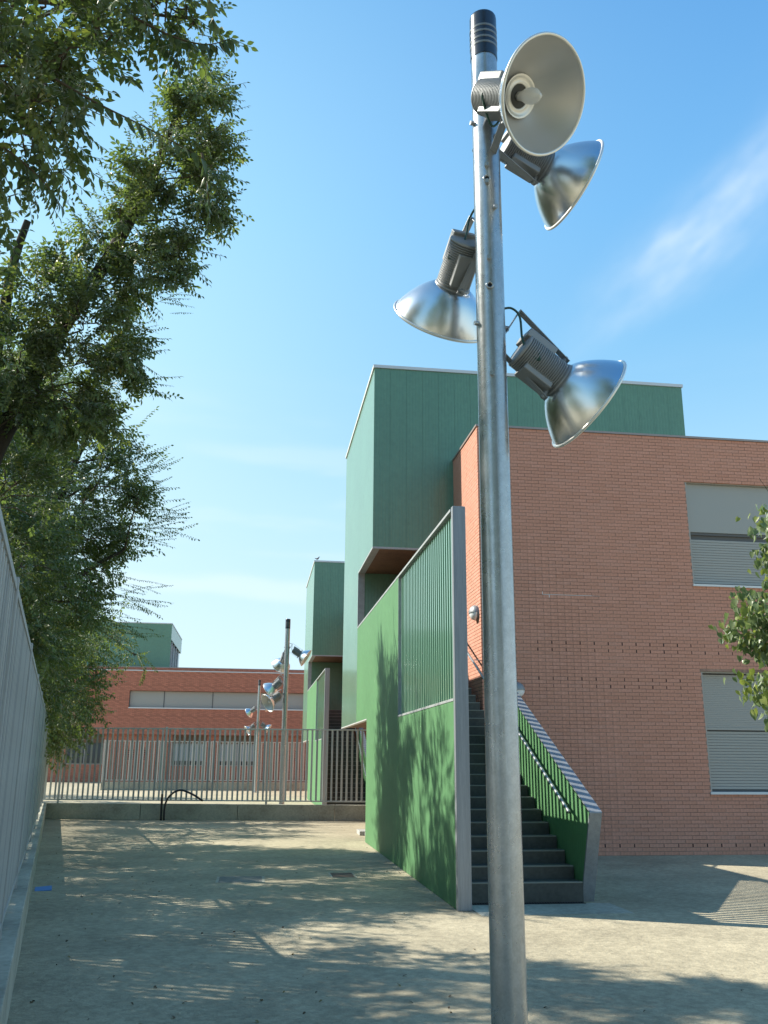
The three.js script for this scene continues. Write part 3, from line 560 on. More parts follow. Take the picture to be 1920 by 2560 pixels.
function twigGeo(seed, len, n, L, W, heart) { // a shoot along +z with leaves set alternately left and right
  const R = rng(seed), list = [], m = new THREE.Matrix4(), e = new THREE.Euler(), sag = 0.12 * len;
  for (let i = 0; i < n; i++) {
    const t = 0.12 + 0.88 * (i + 0.3 * R()) / n, side = i % 2 ? 1 : -1, s = 0.75 + 0.5 * R(), g = leafGeo(L * s, W * s * (0.85 + 0.3 * R()), 0.15 + 0.25 * R(), 0.1 + 0.2 * R(), heart);
    e.set(0.25 + 0.75 * R(), side * (0.65 + 0.5 * R()), side * (R() - 0.35) * 1.1, 'YXZ'); if (i === n - 1) e.set(0.2, 0, 0);
    g.applyMatrix4(m.makeRotationFromEuler(e).setPosition(side * 0.004, -sag * t * t, t * len)); list.push(g);
  }
  list.push(limb([[0, 0, 0, 0.0035], [0, -sag * 0.25, len * 0.5, 0.0028], [0, -sag, len, 0.0015]], 3));
  return merge(list);
}
const twigs = [twigGeo(1, 0.42, 13, 0.062, 0.032), twigGeo(2, 0.55, 17, 0.06, 0.03), twigGeo(3, 0.34, 11, 0.066, 0.035)];
const shortTwigs = [twigGeo(11, 0.26, 10, 0.056, 0.029), twigGeo(12, 0.32, 12, 0.054, 0.028), twigGeo(13, 0.2, 8, 0.06, 0.031)], midTwig = twigGeo(14, 0.6, 18, 0.056, 0.027);
const longTwig = twigGeo(4, 1.0, 26, 0.066, 0.034);
const leafTones = [[0.12, 0.18, 0.035], [0.15, 0.21, 0.035], [0.1, 0.155, 0.04], [0.2, 0.25, 0.04], [0.28, 0.29, 0.055]];
function leafy(parent, items, geo, mat, name = 'foliage') {
  const im = new THREE.InstancedMesh(geo, mat, items.length), c = new THREE.Color();
  items.forEach(([m, t], i) => { im.setMatrixAt(i, m); im.setColorAt(i, c.setRGB(...t)); });
  im.name = name; im.userData.kind = 'stuff'; im.position.sub(origin(parent)); parent.add(shadows(im)); return im;
}
function tree(label, base, seed, trunk, blobs, size = 1, sprays = [], near = 0, thin = 1) {
  const t = thing('elm_tree', base, label, 'tree'), R = rng(seed), wood = [], fol = [[], [], []], long = [], gauss = () => (R() + R() + R() - 1.5) * 1.2;
  const stems = trunk.map((pl) => { const c = new THREE.CatmullRomCurve3(pl.map((p) => V(p[0], p[1], p[2]))), N = 14; return c.getPoints(N).map((p, i) => { const q = i / N * (pl.length - 1), k = Math.min(pl.length - 2, Math.floor(q)); return [p.x + gauss() * 0.03, p.y, p.z + gauss() * 0.03, lerp(pl[k][3], pl[k + 1][3], q - k)]; }); });
  part('trunk', merge(stems.map((s) => limb(s, 9))), M.bark, t);
  const put = (p, dir, s, list) => {
    const z = dir.clone().normalize(), roll = R() * 6.28, x = V(0, 1, 0).cross(z).normalize(); if (x.lengthSq() < 0.1) x.set(1, 0, 0); const y = z.clone().cross(x);
    const q = new THREE.Quaternion().setFromRotationMatrix(new THREE.Matrix4().makeBasis(x, y, z)).multiply(new THREE.Quaternion().setFromAxisAngle(V(0, 0, 1), (roll - 3.14) * 0.3));
    const k = leafTones[Math.floor(R() * R() * 5)], w = 0.8 + 0.4 * R(); list.push([new THREE.Matrix4().compose(p, q, V(s, s, s)), k.map((v) => v * w)]);
  };
  for (const [cx, cy, cz, rx, ry, rz, full] of blobs) {
    const n = Math.round(full * thin);
    const c = V(cx, cy, cz); let best = null, bd = 1e9;
    for (const s of stems) for (const p of s) { const d = Math.hypot(p[0] - cx, (p[1] - cy + ry * 0.6) * 1.3, p[2] - cz); if (d < bd) { bd = d; best = p; } }
    const mid = V(best[0], best[1], best[2]).lerp(c, 0.5).add(V(gauss() * 0.15, 0.12 * bd, gauss() * 0.15)), r0 = Math.min(best[3] * 0.7, near ? 0.006 + 0.009 * bd : 0.012 + 0.016 * bd);
    wood.push(limb([[best[0], best[1], best[2], r0], [mid.x, mid.y, mid.z, r0 * 0.7], [cx, cy, cz, r0 * 0.4]], 5));
    const clumps = Math.max(4, Math.round(n / 26)), hubs = [];
    for (let h = 0; h < clumps; h++) {
      const d = V(gauss(), gauss() * 0.9 + 0.12, gauss()).normalize(), f = 0.35 + 0.62 * Math.cbrt(R()), p = V(cx + d.x * rx * f, cy + d.y * ry * f, cz + d.z * rz * f);
      hubs.push([p, d]); const q = c.clone().lerp(p, 0.5).add(V(gauss() * 0.08, 0.06, gauss() * 0.08));
      wood.push(limb([[cx, cy, cz, r0 * 0.35], [q.x, q.y, q.z, 0.008 * size], [p.x, p.y, p.z, 0.005 * size]], 4));
    }
    for (let i = 0; i < n; i++) {
      const [p, d] = hubs[Math.floor(R() * clumps)], w = near ? 0.09 + 0.12 * rx : 0.3 * size * (0.6 + 0.25 * rx), at = V(p.x + gauss() * w, p.y + gauss() * w, p.z + gauss() * w);
      const dir = d.clone().multiplyScalar(0.9).add(V(gauss() * 0.8, gauss() * 0.6 + 0.1, gauss() * 0.8)); put(at, dir, size * (0.75 + 0.5 * R()), fol[Math.floor(R() * 3)]);
    }
  }
  for (const [x, y, z, dx, dy, dz, n, spread, s] of sprays) for (let i = 0; i < n; i++) put(V(x + gauss() * spread, y + gauss() * spread, z + gauss() * spread), V(dx + gauss() * 0.3, dy + gauss() * 0.35, dz + gauss() * 0.3), s * (0.7 + 0.5 * R()), long);
  part('branches', merge(wood), M.twigBark, t);
  fol.forEach((l, i) => l.length && leafy(t, l, (near ? shortTwigs : twigs)[i], M.leaf)); if (long.length) leafy(t, long, near ? midTwig : longTwig, M.leaf);
  return t;
}
tree('near elm whose leafy branches overhang the top left corner', [-3.0, 0, -4.6], 101, [[[-3.0, 0, -4.6, 0.16], [-2.7, 1.8, -4.6, 0.14], [-2.3, 3.6, -4.5, 0.11], [-1.9, 5.2, -4.4, 0.08], [-1.6, 6.6, -4.3, 0.04]]], [
  [-0.70, 5.58, -4.04, 0.10, 0.10, 0.13, 26], [-0.52, 5.52, -4.03, 0.05, 0.05, 0.07, 14], [-0.94, 5.31, -3.97, 0.14, 0.14, 0.18, 34], [-1.12, 5.07, -3.91, 0.20, 0.20, 0.26, 46], [-1.18, 4.78, -3.86, 0.16, 0.16, 0.21, 40], [-1.28, 4.76, -4.08, 0.12, 0.12, 0.16, 30], [-1.39, 4.68, -4.14, 0.16, 0.16, 0.21, 36], [-1.34, 4.81, -3.86, 0.30, 0.30, 0.39, 70], [-1.35, 5.11, -3.78, 0.40, 0.40, 0.52, 110], [-1.29, 5.67, -4.22, 0.32, 0.32, 0.42, 80], [-1.00, 5.61, -3.98, 0.30, 0.30, 0.39, 70], [-0.72, 5.49, -3.71, 0.25, 0.25, 0.33, 50], [-0.51, 5.59, -3.78, 0.12, 0.12, 0.16, 24], [-1.64, 4.73, -4.51, 0.20, 0.20, 0.26, 40], [-1.13, 5.18, -4.27, 0.06, 0.06, 0.08, 14], [-2.6, 4.6, -5.6, 0.8, 0.8, 0.7, 180], [-2.9, 4.2, -5.6, 0.9, 0.8, 0.8, 190], [-2.9, 6.4, -4.6, 0.8, 0.7, 0.8, 130], [-3.6, 3.4, -5.0, 0.8, 0.7, 0.8, 150],
], 0.84, [[-0.55, 5.45, -3.95, 0.8, -0.35, -0.1, 5, 0.06, 0.4], [-1.2, 4.62, -4.1, 0.5, -0.7, -0.1, 8, 0.1, 0.45], [-1.05, 4.98, -3.9, 0.6, -0.6, -0.1, 6, 0.08, 0.4]], 1, 1.3);
tree('leaning elm with a slanted dark trunk rising to the upper left', [-3.9, 0, -11], 102, [[[-3.9, 0, -11, 0.17], [-3.7, 2.5, -10.8, 0.15], [-3.2, 4.9, -10.5, 0.12], [-2.5, 6.4, -10.0, 0.095], [-1.85, 7.5, -9.65, 0.075], [-1.4, 8.4, -9.35, 0.045], [-1.1, 9.2, -9.15, 0.02]], [[-3.3, 4.6, -10.5, 0.11], [-3.2, 6.2, -10.2, 0.08], [-2.9, 7.8, -9.8, 0.04]]], [
  [-0.90, 8.53, -9.15, 0.18, 0.17, 0.22, 60], [-0.80, 8.01, -8.92, 0.16, 0.15, 0.19, 50], [-0.91, 7.87, -9.17, 0.20, 0.19, 0.24, 70], [-1.01, 7.60, -9.37, 0.18, 0.17, 0.22, 56], [-1.10, 7.27, -9.43, 0.16, 0.15, 0.19, 50], [-0.80, 8.73, -9.11, 0.14, 0.13, 0.17, 44], [-1.20, 7.04, -9.60, 0.12, 0.11, 0.14, 36],
  [-0.85, 9.39, -9.03, 0.08, 0.08, 0.10, 26], [-0.88, 8.93, -8.83, 0.14, 0.14, 0.18, 40], [-1.11, 8.85, -8.96, 0.16, 0.16, 0.21, 46], [-0.99, 8.69, -9.12, 0.18, 0.18, 0.23, 50], [-1.29, 8.25, -8.84, 0.14, 0.14, 0.18, 40], [-1.14, 8.22, -9.19, 0.22, 0.22, 0.29, 62], [-1.48, 8.02, -9.08, 0.16, 0.16, 0.21, 46], [-1.37, 8.00, -9.52, 0.28, 0.28, 0.36, 80], [-1.72, 7.61, -9.07, 0.14, 0.14, 0.18, 40], [-1.57, 7.50, -9.53, 0.30, 0.30, 0.39, 90], [-2.01, 7.52, -9.73, 0.22, 0.22, 0.29, 64], [-1.35, 6.98, -9.32, 0.14, 0.14, 0.18, 40], [-1.84, 7.11, -9.84, 0.33, 0.33, 0.43, 105], [-2.37, 7.15, -9.88, 0.24, 0.24, 0.31, 70], [-2.61, 6.65, -9.43, 0.22, 0.22, 0.29, 64], [-1.66, 6.63, -9.81, 0.24, 0.24, 0.31, 70], [-2.06, 6.35, -9.42, 0.36, 0.36, 0.47, 120], [-2.70, 6.41, -9.86, 0.33, 0.33, 0.43, 105], [-1.69, 6.14, -9.75, 0.24, 0.24, 0.31, 70], [-2.17, 5.97, -9.69, 0.36, 0.36, 0.47, 120], [-2.81, 5.95, -9.87, 0.36, 0.36, 0.47, 120], [-1.88, 5.84, -10.13, 0.24, 0.24, 0.31, 70], [-2.38, 5.60, -9.91, 0.36, 0.36, 0.47, 120], [-2.85, 5.45, -9.89, 0.33, 0.33, 0.43, 105], [-1.90, 5.50, -10.15, 0.18, 0.18, 0.23, 50], [-3.35, 5.88, -10.06, 0.50, 0.50, 0.65, 160], [-3.35, 6.60, -10.11, 0.40, 0.40, 0.52, 120], [-3.2, 4.6, -10.8, 0.7, 0.6, 0.8, 200], [-3.7, 3.7, -11.0, 0.9, 0.8, 1.0, 240], [-4.1, 5.5, -10.8, 0.9, 0.9, 1.0, 200],
], 1, [[-0.8, 8.85, -8.9, 0.7, 0.75, 0, 9, 0.1, 0.6], [-1.3, 6.9, -9.7, 0.9, 0.2, 0, 8, 0.15, 0.6], [-0.95, 8.3, -9.1, 0.7, 0.4, 0, 8, 0.15, 0.55], [-0.9, 9.2, -9.0, 0.15, 1, 0, 9, 0.12, 0.55], [-1.5, 8.5, -9.2, -0.25, 1, 0, 8, 0.15, 0.55], [-1.5, 5.85, -9.8, 1, 0.0, 0, 6, 0.08, 0.8], [-0.75, 8.5, -9.0, 0.7, 0.6, 0, 8, 0.12, 0.6], [-1.15, 7.5, -9.3, 0.8, 0.5, 0, 9, 0.15, 0.6], [-1.0, 8.0, -9.2, 0.8, 0.5, 0, 9, 0.15, 0.6], [-1.6, 6.4, -9.7, 0.9, 0.3, 0, 9, 0.15, 0.6], [-1.9, 7.9, -9.6, -0.2, 1, 0, 8, 0.15, 0.55]], 1, 1.55);
tree('dense elm crowding the fence, between the leaning elm and the spreading one', [-5.0, 0, -15.2], 103, [[[-5.0, 0, -15.2, 0.2], [-4.9, 2.5, -15.1, 0.17], [-4.7, 4.8, -15, 0.12], [-4.5, 7.4, -15, 0.05]]], [
  [-4.6, 6.1, -15.6, 0.8, 0.8, 0.8, 190], [-5.0, 7.3, -16.9, 0.95, 0.9, 0.9, 200], [-4.8, 8.2, -15.9, 0.7, 0.7, 0.7, 150], [-5.4, 6.6, -14.6, 0.9, 0.8, 0.6, 150], [-5.2, 8.4, -17.7, 0.8, 0.8, 0.8, 170], [-5.6, 7.6, -15.7, 0.8, 0.7, 0.8, 160], [-5.9, 8.9, -17.0, 0.8, 0.7, 0.8, 150], [-4.2, 5.0, -15.2, 0.8, 0.8, 0.9, 220], [-4.4, 4.2, -15, 0.9, 0.9, 1.1, 270], [-5.3, 5.6, -15.5, 1.1, 1.1, 1.2, 220], [-3.9, 3.6, -15.6, 0.75, 0.7, 0.9, 210], [-4.4, 4.1, -16.8, 0.8, 0.9, 0.8, 240], [-4.9, 3.4, -17.6, 0.9, 0.8, 0.9, 230], [-3.7, 4.6, -14.4, 0.6, 0.7, 0.7, 170], [-4.6, 2.9, -14.2, 0.8, 0.7, 0.9, 200], [-4.3, 3.2, -13.0, 0.8, 0.7, 0.9, 200], [-4.5, 4.6, -13, 0.8, 0.8, 0.8, 190],
], 1.1, [[-3.5, 5.9, -14.8, 1, 0.1, 0, 10, 0.4, 0.7]]);
tree('spreading elm with long fine shoots reaching right over the yard', [-5.9, 0, -20.5], 104, [[[-5.9, 0, -20.5, 0.24], [-5.7, 2.6, -20.3, 0.2], [-5.1, 5.2, -20.1, 0.14], [-4.4, 7.4, -19.8, 0.08], [-3.9, 8.8, -19.6, 0.03]], [[-5.4, 4.0, -20.2, 0.12], [-4.2, 5.4, -20.2, 0.07], [-3.0, 6.2, -20, 0.03]]], [
  [-5.6, 10.2, -21.8, 0.9, 0.8, 0.9, 260], [-5.2, 9.4, -21.0, 1.0, 0.8, 1.0, 300], [-6.2, 8.6, -22.0, 1.1, 0.9, 1.1, 300], [-5.9, 11.0, -22.1, 0.5, 0.6, 0.5, 110], [-6.4, 9.8, -20.6, 0.9, 0.8, 0.9, 220],
  [-5.11, 8.75, -20.39, 0.70, 0.66, 0.84, 190], [-3.79, 8.51, -18.79, 0.50, 0.47, 0.60, 120], [-3.26, 8.60, -19.38, 0.32, 0.30, 0.38, 60], [-3.04, 7.94, -19.61, 0.28, 0.27, 0.34, 56], [-2.66, 7.07, -19.10, 0.22, 0.21, 0.26, 40], [-3.54, 7.32, -19.05, 0.70, 0.66, 0.84, 190], [-4.81, 7.39, -20.58, 0.90, 0.85, 1.08, 279], [-5.72, 7.86, -20.83, 0.70, 0.66, 0.84, 173], [-3.16, 6.78, -20.45, 0.32, 0.30, 0.38, 66], [-3.78, 6.34, -19.87, 0.70, 0.66, 0.84, 190], [-4.91, 6.13, -20.73, 1.00, 0.95, 1.20, 342], [-5.67, 6.37, -20.09, 0.80, 0.76, 0.96, 223], [-3.57, 5.80, -20.70, 0.30, 0.28, 0.36, 60], [-4.21, 5.17, -20.19, 0.55, 0.52, 0.66, 140], [-5.19, 4.85, -21.26, 0.65, 0.62, 0.78, 180], [-3.96, 4.85, -21.43, 0.16, 0.15, 0.19, 26], [-4.82, 4.18, -21.73, 0.35, 0.33, 0.42, 80], [-5.29, 3.75, -21.74, 0.40, 0.38, 0.48, 90], [-5.59, 5.59, -21.33, 0.70, 0.66, 0.84, 190], [-5.2, 3.6, -21, 0.9, 0.8, 1.3, 230], [-4.6, 3.2, -19.2, 0.7, 0.7, 1, 200], [-4.9, 4.6, -18.2, 0.9, 0.9, 1.0, 220], [-4.8, 6.0, -18, 0.8, 0.8, 0.8, 180], [-4.3, 3.1, -17.6, 0.6, 0.6, 0.8, 160],
], 1.25, [[-2.6, 6.7, -19.6, 1, 0.15, 0, 26, 0.4, 0.85], [-2.9, 7.6, -19.5, 0.8, 0.6, 0, 20, 0.4, 0.85], [-3.1, 5.3, -20.1, 1, -0.05, 0, 22, 0.4, 0.8], [-3.1, 4.4, -20.5, 1, -0.2, 0, 16, 0.35, 0.75]], 0, 1.15);
tree('low bushy elm at the corner where the two fences meet', [-7.4, 0, -27], 105, [[[-7.4, 0, -29.6, 0.2], [-7.2, 2.2, -29.6, 0.16], [-6.8, 4.4, -29.4, 0.1], [-6.4, 6.2, -29.2, 0.04]]], [
  [-6.2, 5.8, -29.0, 1.0, 0.9, 1.2, 240], [-5.5, 4.9, -28.6, 0.8, 0.7, 1.0, 210], [-6.6, 4.2, -29.2, 1.2, 1.0, 1.4, 260], [-5.7, 3.5, -28.8, 0.8, 0.7, 1.1, 200], [-6.3, 2.8, -28.2, 0.8, 0.7, 1.2, 200], [-5.3, 3.6, -26.6, 0.7, 0.9, 1.0, 210], [-5.4, 5.2, -26.2, 0.9, 0.9, 1.0, 210], [-6.0, 2.9, -24.6, 0.9, 0.8, 1.2, 230], [-6.2, 4.4, -24.4, 1.0, 0.9, 1.2, 240], [-5.9, 2.6, -26.6, 0.8, 0.7, 1.0, 190], [-6.6, 2.2, -30.2, 0.8, 0.8, 1.0, 180],
], 1.5, [[-5.0, 4.6, -28.6, 1, -0.1, 0, 10, 0.4, 0.8]]);
tree('shaded tree beyond the far fence corner, over the brick block', [-9.6, 0, -35], 106, [[[-9.6, 0, -35, 0.25], [-9.4, 2.5, -35, 0.2], [-8.6, 5.0, -34.6, 0.12], [-7.8, 6.8, -34, 0.05]]], [
  [-7.38, 4.10, -32.15, 0.60, 0.57, 0.72, 140], [-6.73, 4.61, -31.63, 0.35, 0.33, 0.42, 70], [-7.74, 2.99, -32.91, 0.50, 0.47, 0.60, 110], [-7.08, 3.37, -31.15, 0.40, 0.38, 0.48, 90], [-5.49, 5.46, -30.88, 0.20, 0.19, 0.24, 34], [-4.09, 5.08, -31.24, 0.08, 0.08, 0.10, 12], [-4.93, 5.79, -30.91, 0.16, 0.15, 0.19, 24], [-8.00, 5.01, -32.14, 1.00, 0.95, 1.20, 272], [-5.86, 4.98, -30.73, 0.25, 0.24, 0.30, 44], [-9.0, 5.0, -35, 1.4, 1.3, 1.5, 240], [-8.0, 2.0, -34.5, 1.0, 0.8, 1.4, 180], [-9.4, 7.2, -34.5, 1.6, 1.2, 1.5, 220],
], 1.7, [[-5.2, 5.1, -33, 1, -0.1, 0, 8, 0.3, 0.8], [-5.9, 3.6, -33.5, 1, 0, 0, 6, 0.3, 0.8]]);
tree('elm behind the left fence whose crown shades the near yard', [-5.2, 0, -7.4], 107, [[[-5.2, 0, -7.4, 0.2], [-5.1, 2.5, -7.4, 0.17], [-4.9, 5, -7.4, 0.11], [-4.8, 7, -7.3, 0.04]]], [
  [-4.8, 6.6, -7.3, 1.2, 1.0, 1.1, 230], [-4.6, 5.0, -7.4, 1.2, 1.1, 1.2, 260], [-4.4, 3.6, -7.5, 1.1, 0.9, 1.2, 240], [-5.9, 5.4, -7.6, 1.2, 1.2, 1.3, 220], [-4.2, 2.8, -8.6, 0.9, 0.7, 0.9, 190], [-4.3, 3.9, -9.5, 0.9, 0.8, 0.8, 230], [-5.2, 4.9, -10.0, 1.0, 0.9, 0.9, 230], [-4.6, 4.4, -8.7, 0.8, 0.8, 0.8, 190], [-5.6, 3.2, -6.2, 1.1, 0.9, 1.1, 220],
], 1.15);
const row = (label, x, z, h, seed) => tree(label, [x, 0, z], seed, [[[x, 0, z, 0.24], [x + 0.1, h * 0.35, z, 0.2], [x + 0.2, h * 0.7, z + 0.1, 0.12], [x, h, z, 0.04]]], [
  [x, h * 0.92, z, 1.5, 1.2, 1.5, 260], [x + 1.0, h * 0.72, z + 0.5, 1.5, 1.3, 1.5, 280], [x - 0.9, h * 0.72, z - 0.6, 1.5, 1.3, 1.5, 260], [x + 0.7, h * 0.5, z - 0.8, 1.5, 1.2, 1.4, 270], [x - 0.4, h * 0.48, z + 0.9, 1.5, 1.2, 1.4, 260], [x + 0.3, h * 0.3, z, 1.5, 1.0, 1.5, 250],
], 1.5);
row('tall elm of the back row, behind the dense one at the fence', -9.0, -18.6, 10.5, 111);
row('tall elm of the back row, behind the leaning one', -8.6, -11.2, 10.5, 112);
row('shorter elm of the back row, behind the gap in the fence trees', -8.4, -14.8, 7.6, 117);
row('round elm of the back row, behind the spreading one', -8.6, -21.4, 8.2, 118);
row('tall elm of the back row, abreast of the nearest one', -7.6, -6.2, 10, 113);
row('tall elm of the back row, just behind the viewer on the left', -6.4, -1.2, 10, 114);
row('short elm of the back row, next to the leaning one', -8.0, -9.2, 7.2, 122);
row('short elm of the back row, filling the middle of the line', -8.1, -11.0, 6.8, 124);
row('short elm of the back row, left of the leaning one', -8.2, -12.8, 7.2, 123);
tree('very tall open elm over the back row, beside the viewer', [-7.9, 0, -8.5], 130, [[[-7.9, 0, -8.5, 0.26], [-7.8, 5, -8.5, 0.2], [-7.6, 10, -8.4, 0.12], [-7.5, 14.5, -8.4, 0.04]]], [
  [-7.6, 13.4, -8.4, 1.2, 1.2, 1.0, 70], [-7.0, 11.6, -8.3, 1.3, 1.1, 1.1, 80], [-8.2, 10.2, -8.6, 1.4, 1.1, 1.2, 90], [-7.0, 9.0, -8.2, 1.3, 1.1, 1.2, 90], [-8.0, 7.8, -8.8, 1.4, 1.1, 1.2, 100],
], 1.5);
row('tree beyond the far fence corner, left of the brick block', -12.5, -41, 9, 131);
row('tree farther beyond the far fence corner', -13.2, -48, 9.5, 132);
tree('broad dense elm whose canopy hangs behind and over the viewer', [0.8, 0, 4.6], 115, [[[0.8, 0, 4.6, 0.3], [0.9, 3, 4.6, 0.25], [0.8, 7, 4.4, 0.15], [0.8, 12, 4.2, 0.05]]], [
  [0.8, 4.0, 5.2, 2.0, 1.3, 1.6, 420], [-1.0, 5.6, 4.6, 2.0, 1.6, 1.8, 460], [2.6, 5.6, 4.8, 2.0, 1.6, 1.8, 460], [0.8, 7.2, 4.4, 2.0, 1.6, 2.0, 520], [-0.8, 8.8, 4.0, 2.0, 1.6, 2.0, 460], [2.4, 8.8, 4.2, 2.0, 1.6, 2.0, 460], [0.8, 10.6, 3.8, 2.2, 1.6, 2.2, 500], [0.9, 12.4, 3.6, 1.8, 1.3, 1.8, 330],
], 1.8);
row('tree beside the far fence corner, left of the yard beyond', -11.5, -35, 8, 133);
row('elm standing farther behind the viewer', -4.5, 7.5, 9.5, 116);
// large near leaves hanging into the picture at the top left: leaves of their own on one shoot
{
  const t = thing('leafy_branch', [-1.4, 5.6, -3.0], 'dark near branch with large single leaves hanging at the top left', 'branch'), R = rng(77);
  const geo = [leafGeo(0.07, 0.032, 0.3, 0.25), leafGeo(0.06, 0.03, 0.2, 0.35), leafGeo(0.08, 0.034, 0.25, 0.2)];
  const shoots = [[[-0.34, 4.73, -2.88], [-0.31, 4.65, -2.90], [-0.29, 4.55, -2.93], [-0.27, 4.48, -2.95], 10], [[-1.05, 4.79, -3.70], [-0.85, 4.68, -3.70], [-0.59, 4.56, -3.70], [-0.34, 4.43, -3.70], 30], [[-0.48, 5.37, -4.93], [-0.44, 5.17, -4.97], [-0.42, 5.03, -5.01], [-0.42, 4.86, -5.06], 16], [[-1.36, 4.58, -3.90], [-1.21, 4.48, -3.91], [-1.09, 4.37, -3.92], [-1.02, 4.28, -3.94], 22], [[-0.73, 5.22, -3.74], [-0.53, 5.13, -3.74], [-0.37, 5.10, -3.73], [-0.25, 5.13, -3.70], 30]];
  for (const [a, b, c, d, n] of shoots) {
    const cv = new THREE.CatmullRomCurve3([a, b, c, d].map((p) => V(...p))); part('shoot', limb(cv.getPoints(14).map((p, i) => [p.x, p.y, p.z, 0.007 - 0.0004 * i]), 5), M.twigBark, t);
    for (let i = 0; i < n; i++) {
      const u = 0.12 + 0.88 * i / n, p = cv.getPoint(u), tan = cv.getTangent(u), side = i % 2 ? 1 : -1, z = tan.clone().multiplyScalar(0.6).add(V(side * 0.5 * R(), -0.75 - 0.4 * R(), side * 0.6 * (R() - 0.2))).normalize(), x = V(R() - 0.5, 0.3, R() - 0.5).cross(z).normalize(), y = z.clone().cross(x);
      const m = part('leaf', geo[Math.floor(R() * 3)], R() < 0.25 ? M.elmLeaf2 : M.elmLeaf, t); m.position.add(p); m.quaternion.setFromRotationMatrix(new THREE.Matrix4().makeBasis(x, y, z)); m.scale.setScalar(0.8 + 0.45 * R());
    }
  }
}
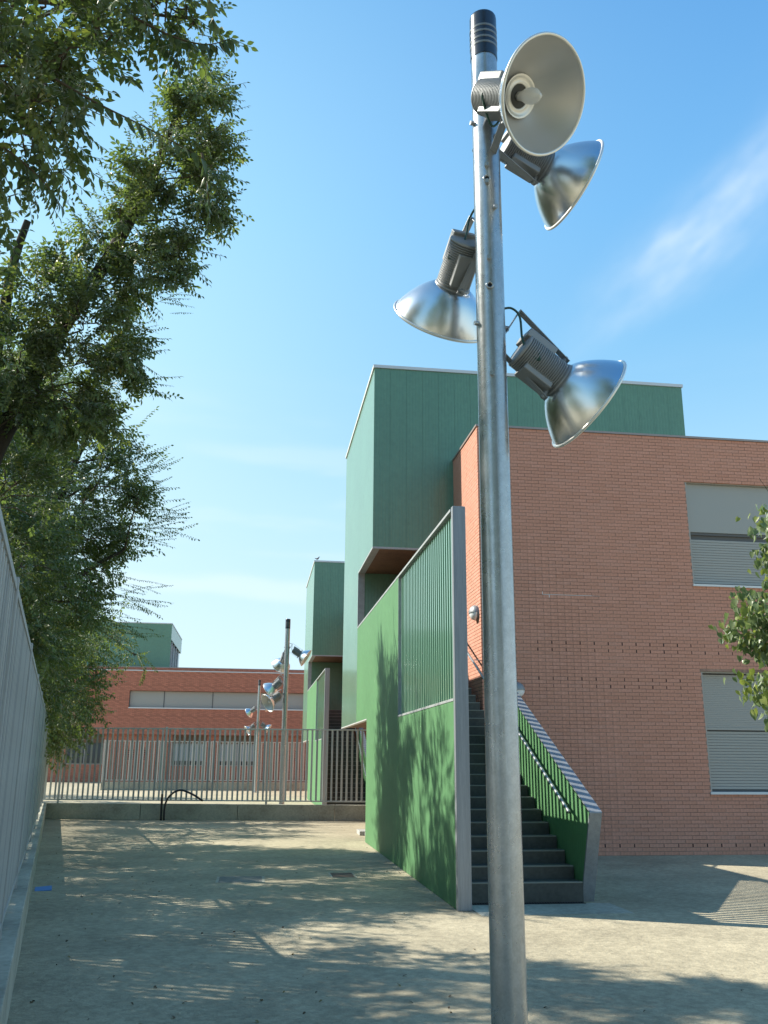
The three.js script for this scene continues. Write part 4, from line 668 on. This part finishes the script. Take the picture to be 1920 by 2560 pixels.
// young tree at the right edge
{
  const t = thing('young_tree', [5.75, 0, -8.3], 'young broad-leaved tree reaching in from the right edge before the shutters', 'tree'), R = rng(31);
  part('trunk', limb([[5.75, 0, -8.3, 0.055], [5.73, 1.4, -8.3, 0.05], [5.66, 2.8, -8.27, 0.038], [5.6, 3.7, -8.24, 0.024], [5.55, 4.8, -8.2, 0.008]], 9), M.bark, t);
  const geo = [leafGeo(0.1, 0.085, 0.28, 0.3, true), leafGeo(0.085, 0.075, 0.4, 0.2, true), leafGeo(0.095, 0.08, 0.15, 0.45, true)];
  const ends = [[4.57, 3.06, -8.51], [4.75, 3.06, -8.66], [4.77, 3.32, -8.50], [4.68, 3.31, -8.17], [4.67, 3.14, -8.27], [4.94, 3.24, -8.56], [4.75, 3.25, -8.05], [5.08, 3.38, -8.48], [4.77, 2.94, -8.62], [4.75, 2.98, -8.41], [4.79, 3.06, -8.28], [4.87, 3.10, -8.24], [4.92, 3.14, -8.21], [4.82, 2.85, -8.42], [4.93, 2.92, -8.42], [5.03, 2.97, -8.43], [5.14, 2.80, -8.74], [5.15, 2.74, -8.62], [4.80, 2.57, -8.61], [4.99, 2.48, -8.84], [4.85, 2.48, -8.37], [4.90, 2.39, -8.36], [4.97, 2.35, -8.65], [4.90, 2.52, -8.25], [4.70, 4.02, -7.86], [4.95, 4.12, -8.10], [4.92, 3.82, -8.15], [5.03, 3.77, -8.43], [5.02, 3.78, -8.25], [5.02, 4.05, -8.10], [5.01, 3.56, -8.23], [5.01, 3.27, -8.15], [4.98, 2.99, -8.09], [5.06, 3.70, -7.99], [5.24, 2.51, -8.61], [5.00, 2.14, -8.44]], wood = [];
  let made = 0; const more = [];
  ends.forEach((e, k) => {
    const y0 = Math.max(1.7, e[1] - 0.35 - 0.3 * R()), a = V(5.66, y0, -8.27), b = V(...e), mid = a.clone().lerp(b, 0.55).add(V(0, 0.12, 0)), cv = new THREE.CatmullRomCurve3([a, mid, b]);
    wood.push(limb(cv.getPoints(8).map((p, i) => [p.x, p.y, p.z, 0.008 - 0.0008 * i]), 5));
    for (let i = 0; i < 8 && made < 298; i++, made++) {
      const u = 0.8 + 0.2 * (i + R()) / 8, p = cv.getPoint(Math.min(u, 1)).add(V((R() - 0.5) * 0.2, (R() - 0.5) * 0.2, (R() - 0.5) * 0.2));
      const z = V(R() - 0.5, -0.5 - 0.7 * R(), R() - 0.5).normalize(), x = V(R() - 0.5, 0.2 * R(), R() - 0.5).cross(z).normalize(), y = z.clone().cross(x);
      const m = part('leaf', geo[Math.floor(R() * 3)], R() < 0.28 ? M.limeLeaf2 : M.limeLeaf, t); m.position.add(p); m.quaternion.setFromRotationMatrix(new THREE.Matrix4().makeBasis(x, y, z)); m.scale.setScalar(0.62 + 0.42 * R());
    }
    for (let i = 0; i < 22; i++) {
      const p = cv.getPoint(0.62 + 0.38 * Math.sqrt(R())).add(V((R() - 0.5) * 0.26, (R() - 0.5) * 0.26, (R() - 0.5) * 0.26)), z = V(R() - 0.5, -0.5 - 0.7 * R(), R() - 0.5).normalize(), x = V(R() - 0.5, 0.2 * R(), R() - 0.5).cross(z).normalize(), w = 0.55 + 0.4 * R();
      more.push([new THREE.Matrix4().compose(p, new THREE.Quaternion().setFromRotationMatrix(new THREE.Matrix4().makeBasis(x, z.clone().cross(x), z)), V(w, w, w)), R() < 0.25 ? [0.26, 0.32, 0.05] : [0.14, 0.21, 0.065]]);
    }
  });
  leafy(t, more, geo[1], M.leaf);
  wood.push(limb([[5.5, 3.97, -8.22, 0.008], [5.16, 4.2, -8.16, 0.006], [4.88, 4.5, -8.04, 0.002]], 4));
  part('branches', merge(wood), M.twigBark, t);
}
// dry leaves and crumbs on the sand
{
  const R = rng(9), geo = leafGeo(0.05, 0.03, 0.3, 0.5), items = [], n = 260, im = new THREE.InstancedMesh(geo, std({ color: C(1, 1, 1), roughness: 0.9, side: THREE.DoubleSide }), n), m = new THREE.Matrix4(), c = new THREE.Color();
  for (let i = 0; i < n; i++) {
    const z = -4 - 24 * R() * R(), x = -0.1 + 0.2 * z + R() * R() * (7 - 0.2 * z), s = 0.3 + R() * 0.7;
    m.compose(V(Math.min(x, z < -11 ? 2.4 : 6), 0.012, z), new THREE.Quaternion().setFromEuler(new THREE.Euler((R() - 0.5) * 0.5, R() * 6.28, (R() - 0.5) * 0.5)), V(s, s, s)); im.setMatrixAt(i, m);
    im.setColorAt(i, R() < 0.6 ? c.setRGB(0.1, 0.07, 0.04) : c.setRGB(0.22, 0.17, 0.07));
  }
  im.name = 'leaf_litter'; scene.add(shadows(im)); tag(im, 'scattered dry leaves and crumbs on the sand', 'leaf litter', null, 'stuff');
}

renderer.render(scene, camera);
